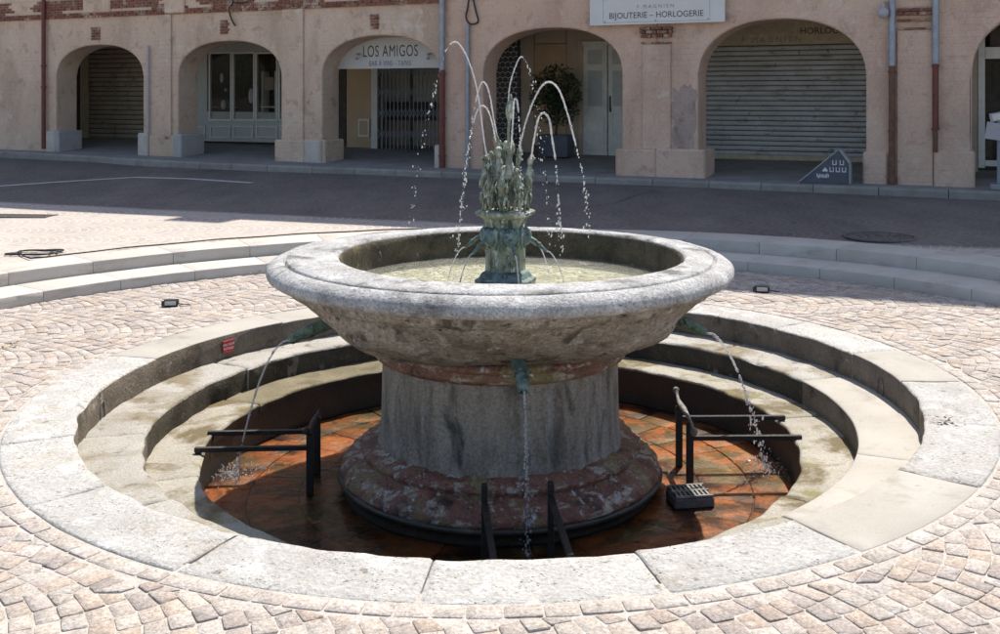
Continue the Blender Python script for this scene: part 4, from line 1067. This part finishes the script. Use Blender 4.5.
# arch four: double door, planter shrub, wire lattice
panel(HB, 'gallery_wall', 'gallery', 470, 534, 20, 158, GY+.1, .3); panel(HB, 'ochre_wall', 'ochre', 534.5, 566, 44, 146, GY+.05, .3); panel(HB, 'gallery_wall', 'gallery', 566.5, 662, 20, 162, GY+.1, .3); panel(HB, 'gallery_wall', 'gallery', 534.5, 566, 20, 43.5, GY+.1, .3)
for (a, b, kn) in ((583, 607, 0), (608, 632, 1)):
    d_ = panel(HB, 'door_leaf', 'white_wood', a, b, 45, 157, GY-.02, .07)
    for (t, u_) in ((48, 66), (69, 108), (114, 150)):
        s0, s1 = sp_(a+3, GY-.04), sp_(b-3, GY-.04); xm = (a+b)/2; zt, zb = zp(t, xm, GY-.04), zp(u_, xm, GY-.04); q = .04; mb = MB()
        mb.bbox(s0, s1, GY-.04, GY-.021, zb, zb+q); mb.bbox(s0, s1, GY-.04, GY-.021, zt-q, zt); mb.bbox(s0, s0+q, GY-.04, GY-.021, zb+q, zt-q); mb.bbox(s1-q, s1, GY-.04, GY-.021, zb+q, zt-q); mb.build('panel_moulding', M['white_wood'], d_)
        mb = MB(); mb.bbox(s0+q, s1-q, GY-.026, GY-.0212, zb+q, zt-q); mb.build('door_panel', M['grey_wood'] if t < 100 else M['white_wood'], d_)
    if kn: s = sp_(610, GY-.06); MB().bbox(s-.02, s+.02, GY-.06, GY-.02, zp(112, 610, GY), zp(96, 610, GY)).build('handle', M['black'], d_)
panel(HB, 'door_frame', 'gallery', 578, 582.7, 42, 157, GY-.06, .12); panel(HB, 'door_frame', 'white_wood', 578, 640, 41, 44.8, GY-.06, .12)
gr = empty('wire_gate'); gr.parent = HB; y = 1.25
mb = MB()
s0, s1 = sp_(484, y), sp_(519, y); zt, zb = 3.35, zp(158, 505, y); hx = .075
rr_i = 0; z = zb
while z < zt:
    s = s0+(hx*.87 if rr_i % 2 else 0)
    while s < s1:
        P6 = [(s, y, z+hx*.5), (s, y, z+hx*1.0), (s+hx*.87, y, z+hx*1.5)]
        mb.tube(P6, .007, 4); mb.tube([(s, y, z+hx), (s-hx*.87, y, z+hx*1.5)], .007, 4); s += hx*1.74
    z += hx*1.5; rr_i += 1
mb.build('hexagon_mesh', M['shutter'], gr)
for s in (s0, s1): MB().bbox(s-.025, s+.025, y-.02, y+.03, zb, zt).build('stile', M['black'], gr)
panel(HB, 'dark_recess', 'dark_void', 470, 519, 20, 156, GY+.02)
plant = empty('potted_shrub', loc2w(sp_(556, GY-.7), GY-.7)+(zfl(1)+.17,), ROT, label='leafy shrub in dark square planter inside the arcade', cat='plant')
MB().cbox(-.36, .36, -.22, .22, 0, .50, .015).build('planter', M['slate'], plant)
MB().bbox(-.33, .33, -.19, .19, .47, .505).build('soil', M['bark'], plant)
mb = MB(); mb.tube([(0, 0, .5), (.02, 0, .9), (-.02, .02, 1.35)], [.03, .026, .018], 7)
for k in range(9):
    a = k*2.4; mb.tube([(0, 0, .85+k*.05), (.25*math.cos(a), .2*math.sin(a), 1.15+k*.06)], [.012, .005], 5)
mb.build('trunk', M['bark'], plant, True)
mb = MB(); rr = random.Random(4)
for k in range(3200):
    a, b_ = rr.random()*2*PI, rr.uniform(-1, 1); q = rr.random()**.45
    ce = Vector((.62*q*math.cos(a)*math.sqrt(1-b_*b_), .45*q*math.sin(a)*math.sqrt(1-b_*b_), 1.42+.72*q*b_))
    if nz(ce.x*4, ce.y*4, ce.z*4) < -.22: continue
    d = Vector((rr.gauss(0, 1), rr.gauss(0, 1), rr.gauss(-.3, .7))).normalized(); e = d.cross(Vector((rr.gauss(0, 1), rr.gauss(0, 1), rr.gauss(0, 1)))).normalized(); L = rr.uniform(.07, .13)
    mb.add([ce, ce+d*L*.5+e*.018, ce+d*L, ce+d*L*.5-e*.018], [(0, 1, 2, 3)])
mb.build('crown', M['leaf'], plant, fix=False)
# arch five: wide grey roller shutter under a painted fascia
shutter(HC, 680, 892, 45, 156, GY, 22, 'shutter')
panel(HC, 'shutter_foot', 'cream', 680, 892, 156, 160.5, GY-.03, .08)
panel(HC, 'fascia', 'cream', 680, 892, 10, 44.7, GY-.02, .06)
fb = empty('fascia_sign'); fb.parent = HC
text('F   M A G N I E N', .17, M['ink_grey'], 'lettering', fb, (sp_(771, GY-.022), GY-.022, zp(42.5, 771, GY)), depth=.0015)
text('HORLOGERIE', .19, M['ink'], 'lettering', fb, (sp_(828, GY-.022), GY-.022, zp(33.5, 828, GY)), depth=.0015)
text('BIJOUTERIE', .2, M['gallery'], 'lettering', fb, (sp_(770, GY-.022), GY-.022, zp(33, 770, GY)), depth=.0015)
panel(HC, 'gallery_wall', 'gallery', 662, 679.5, 5, 163, GY+.02, .3); panel(HC, 'gallery_wall', 'gallery', 892.5, 965, 0, 175, GY+.02, .3)
# arch six: white framed dark shop door
y = 1.1
panel(HC, 'shop_frame', 'white_wood', 978, 985, 30, 168, y, .08); panel(HC, 'shop_frame', 'white_wood', 985.2, 1120, 46, 58, y, .08); panel(HC, 'shop_frame', 'white_wood', 985.2, 1120, 162, 168, y, .08)
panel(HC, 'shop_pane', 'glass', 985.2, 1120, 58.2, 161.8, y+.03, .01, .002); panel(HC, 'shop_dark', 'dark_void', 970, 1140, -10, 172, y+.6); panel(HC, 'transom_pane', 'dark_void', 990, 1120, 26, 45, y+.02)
panel(HC, 'shop_side', 'gallery', 968, 977.8, -5, 172, y+.02, .1)

# chimney whose shadow lies on the square
ch = empty('chimney'); ch.parent = HA
MB().cbox(-2.0, -1.1, 1.2, 1.7, 11.9, 15.0, .02).build('chimney_stack', M['brick'], ch)
MB().cbox(-2.1, -1.0, 1.1, 1.8, 15.35, 15.6, .02).build('chimney_cap', M['kerb'], ch)
for s in (-1.95, -1.15): MB().bbox(s-.06, s+.06, 1.25, 1.65, 14.99, 15.36).build('chimney_leg', M['brick'], ch)

# wedge-shaped board standing on the pavement
wx0, wx1 = sp_(799, -.35), sp_(849, -.35)
wb = empty('house_board', loc2w(wx0, -.35)+(zfl(7)+.012,), ROT, label='slate wedge-shaped board with white little windows before the roller shutter', cat='board')
L = wx1-wx0; pk = L*.80; hh = .60
MB().extrude([(0, 0), (L, 0), (L, hh*.60), (pk, hh)], 0, .30).build('panel', M['slate'], wb)
mb = MB()
for (a, b) in (((0, 0), (pk, hh)), ((pk, hh), (L, hh*.60)), ((L, hh*.60), (L, 0))):
    d = Vector((b[0]-a[0], 0, b[1]-a[1])); n_ = Vector((-d.z, 0, d.x)).normalized()*.02
    v = [(a[0]+q*n_.x, yy, a[1]+q*n_.z) for yy in (-.012, .312) for q in (.15, 1)]+[(b[0]+q*n_.x, yy, b[1]+q*n_.z) for yy in (-.012, .312) for q in (.15, 1)]
    mb.add(v, [(0, 1, 3, 2), (4, 6, 7, 5), (0, 4, 5, 1), (2, 3, 7, 6), (0, 2, 6, 4), (1, 5, 7, 3)])
mb.build('edge_trim', M['slate_edge'], wb)
def win(x, z, w_=.07, h_=.085, o=1):
    mb = MB(); t = .014
    mb.bbox(x, x+t, -.006, -.001, z, z+h_); mb.bbox(x+w_-t, x+w_, -.006, -.001, z, z+h_); mb.bbox(x+t, x+w_-t, -.006, -.001, z, z+t)
    mb.build('painted_window', M['ink_white'], wb)
for k in range(2): win(pk*.84+k*.125, .335)
for k in range(3): win(pk*.77+k*.105, .21)
mb = MB(); rr = random.Random(2)
for k in range(9): x = pk*.45+k*.024; mb.bbox(x, x+.015, -.006, -.001, .10+rr.uniform(-.01, .01), .15+rr.uniform(0, .03))
mb.extrude([(pk*.58, .215), (pk*.72, .215), (pk*.72, .24), (pk*.66, .29), (pk*.60, .245)], -.006, -.001); mb.build('painted_mark', M['ink_white'], wb)
mb = MB(); mb.blob((L-.03, .16, .02), .03); mb.blob((.2, .05, .02), .03); mb.build('castor', M['black'], wb)
# grey stand by the right edge
sx0 = sp_(993, -.45)
gs = empty('grey_stand', loc2w(sx0+.12, -.45)+(zfl(9)+.012,), ROT, label='grey plastic stand with bent head by the shop door, right edge', cat='stand')
MB().cbox(-.16, .28, -.14, .14, 0, .10, .02).build('base', M['stand_grey'], gs)
MB().cbox(-.06, .16, -.07, .07, .10, 1.25, .015).build('column', M['stand_grey'], gs)
mb = MB(); mb.box((-.10, -.03, .98), (.26, .2, .28), ry=.15); mb.box((-.06, -.02, 1.22), (.22, .16, .14), ry=-.2); mb.build('holder', M['pipe_pale'], gs)
MB().box((-.05, -.11, 1.22), (.16, .01, .10), ry=-.2).build('leaflet', M['white_wood'], gs)
MB().box((.10, -.08, .90), (.10, .03, .7), ry=.06).build('flap', M['slate_edge'], gs)

# ------------------------------------------------------------------ small things on the square
def ground(px, py, dz=0):
    z = .3
    for _ in range(12):
        d = FPX*(CAMH-z)/(py-YH); x = (px-500)/FPX*d; y = d-DIST; z = zup(x, y)
    return Vector((x, y, z+dz))
def low(px, py, dz=0):
    z = 0
    for _ in range(8):
        d = FPX*(CAMH-z)/(py-YH); x = (px-500)/FPX*d; z = TX*x
    return Vector((x, d-DIST, z+dz))
def strip(pts, w_, name, mat, dz=.004):
    P = [ground(*p) for p in pts]; v = []; f = []; Q = []
    for a, b in zip(P, P[1:]):
        for k in range(10): Q.append(a.lerp(b, k/10))
    Q.append(P[-1])
    for i, p in enumerate(Q):
        d = (Q[min(i+1, len(Q)-1)]-Q[max(i-1, 0)]); nrm = Vector((-d.y, d.x, 0)).normalized()*w_/2
        for q in (p+nrm, p-nrm): v.append((q.x, q.y, zup(q.x, q.y)+dz))
    for i in range(len(Q)-1): f.append((2*i, 2*i+1, 2*i+3, 2*i+2))
    return tag(MB().add(v, f).build(name, mat), kind='structure')
strip([(-40, 189), (60, 182), (135, 177.5), (190, 179), (252, 183)], .16, 'road_marking', M['paint_line'])
strip([(532, 213), (580, 208), (615, 203), (634, 196), (655, 190)], .014, 'road_seam', M['tar'], .005)
# manhole cover and drain grate
p = ground(880, 237); mh = empty('manhole_cover', p, 0, label='round dark iron manhole cover in the shaded paving, right', cat='manhole')
MB().lathe([(.02, .012), (.30, .012), (.36, .012), (.38, .010), (.38, -.02)], 40).build('lid', M['cast_iron'], mh, True, auto=40)
MB().lathe([(.395, .0), (.395, .013), (.44, .013), (.445, 0)], 40).build('ring', M['cast_iron'], mh, True, auto=40)
mb = MB()
for k in range(60):
    a, r = R.random()*2*PI, .34*math.sqrt(R.random()); mb.box((r*math.cos(a), r*math.sin(a), .014), (.03, .012, .008), rz=a)
mb.build('studs', M['cast_iron'], mh)
p = ground(22, 216.5); gt = empty('drain_grate', p, rad(-6), label='long iron drain grate in the sunlit paving, far left', cat='grate')
MB().bbox(-.48, .48, -.17, .17, .001, .004).build('gully', M['black'], gt)
for k in range(19): MB().bbox(-.48+k*.052, -.456+k*.052, -.17, .17, .004, .014).build('bar', M['cast_iron'], gt)
for yy in (-.18, .18): MB().bbox(-.5, .5, yy-.015, yy+.015, 0, .016).build('edge', M['cast_iron'], gt)
# black cable coiled beside the upper step
pts = []
for k in range(70):
    t = k/70; a = t*2*PI*2.6; r = .26+.05*math.sin(k*.9); q = Vector((-5.62+r*1.05*math.cos(a)+.12*t, 4.80+r*.7*math.sin(a), 0)); pts.append((q.x, q.y, zup(q.x, q.y)+.014+.01*t))
for ad in range(137, 92, -3):
    a = rad(ad); r = 7.09+.03*math.sin(ad*.7); x, y = SC[0]+r*math.cos(a), SC[1]+r*math.sin(a); pts.append((x, y, zup(x, y)+.012))
tag(MB().tube(spline(pts, 2), .010, 6).build('cable', M['black'], None, True), 'black cable coiled on paving and running along the top step', 'cable')
def spotlamp(p, rz, label):
    o = empty('ground_lamp', p, rz, label=label, cat='ground lamp', group='small lamps lying on the setts')
    MB().cbox(-.075, .075, -.045, .045, .004, .065, .012).build('housing', M['black'], o)
    MB().cbox(-.055, .055, -.053, -.0455, .015, .055, .004).build('lens', M['slate_edge'], o)
    MB().tube([(-.085, 0, .0), (-.085, 0, .045), (-.06, 0, .05)], .009, 6).build('bracket', M['black'], o)
    MB().tube(spline([(.07, .01, .02), (.12, .03, .008), (.18, -.01, .008)], 4), .006, 6).build('lead', M['black'], o)
spotlamp(low(171, 306), rad(10), 'small black lamp lying on sunlit setts left of the bowl')
spotlamp(low(762, 292), rad(-12), 'small black lamp lying on sunlit setts right of the bowl')
for i, (px, py, label) in enumerate(((945, 423, 'tuft of withered leaves on joint of right stone ring'), (255, 274, 'pale dry leaves against the lower step left of the bowl'), (10, 347, 'dark scrap of leaves on the setts at far left'))):
    p = low(px, py, .006); mb = MB(); rr = random.Random(i)
    for k in range(22):
        c = Vector((rr.gauss(0, .045), rr.gauss(0, .025), rr.uniform(.002, .03))); d = Vector((rr.gauss(0, 1), rr.gauss(0, 1), rr.gauss(0, .5))).normalized(); e = d.cross(Vector((0, .3, 1))).normalized(); L = rr.uniform(.02, .045)
        mb.add([c, c+d*L*.5+e*.009+Vector((0, 0, .004)), c+d*L, c+d*L*.5-e*.009], [(0, 1, 2), (0, 2, 3)])
    tag(mb.build('dry_leaves', M['dry_leaf'] if i else M['bark'], None, loc=p, fix=False), label, 'leaves', 'leaf litter')
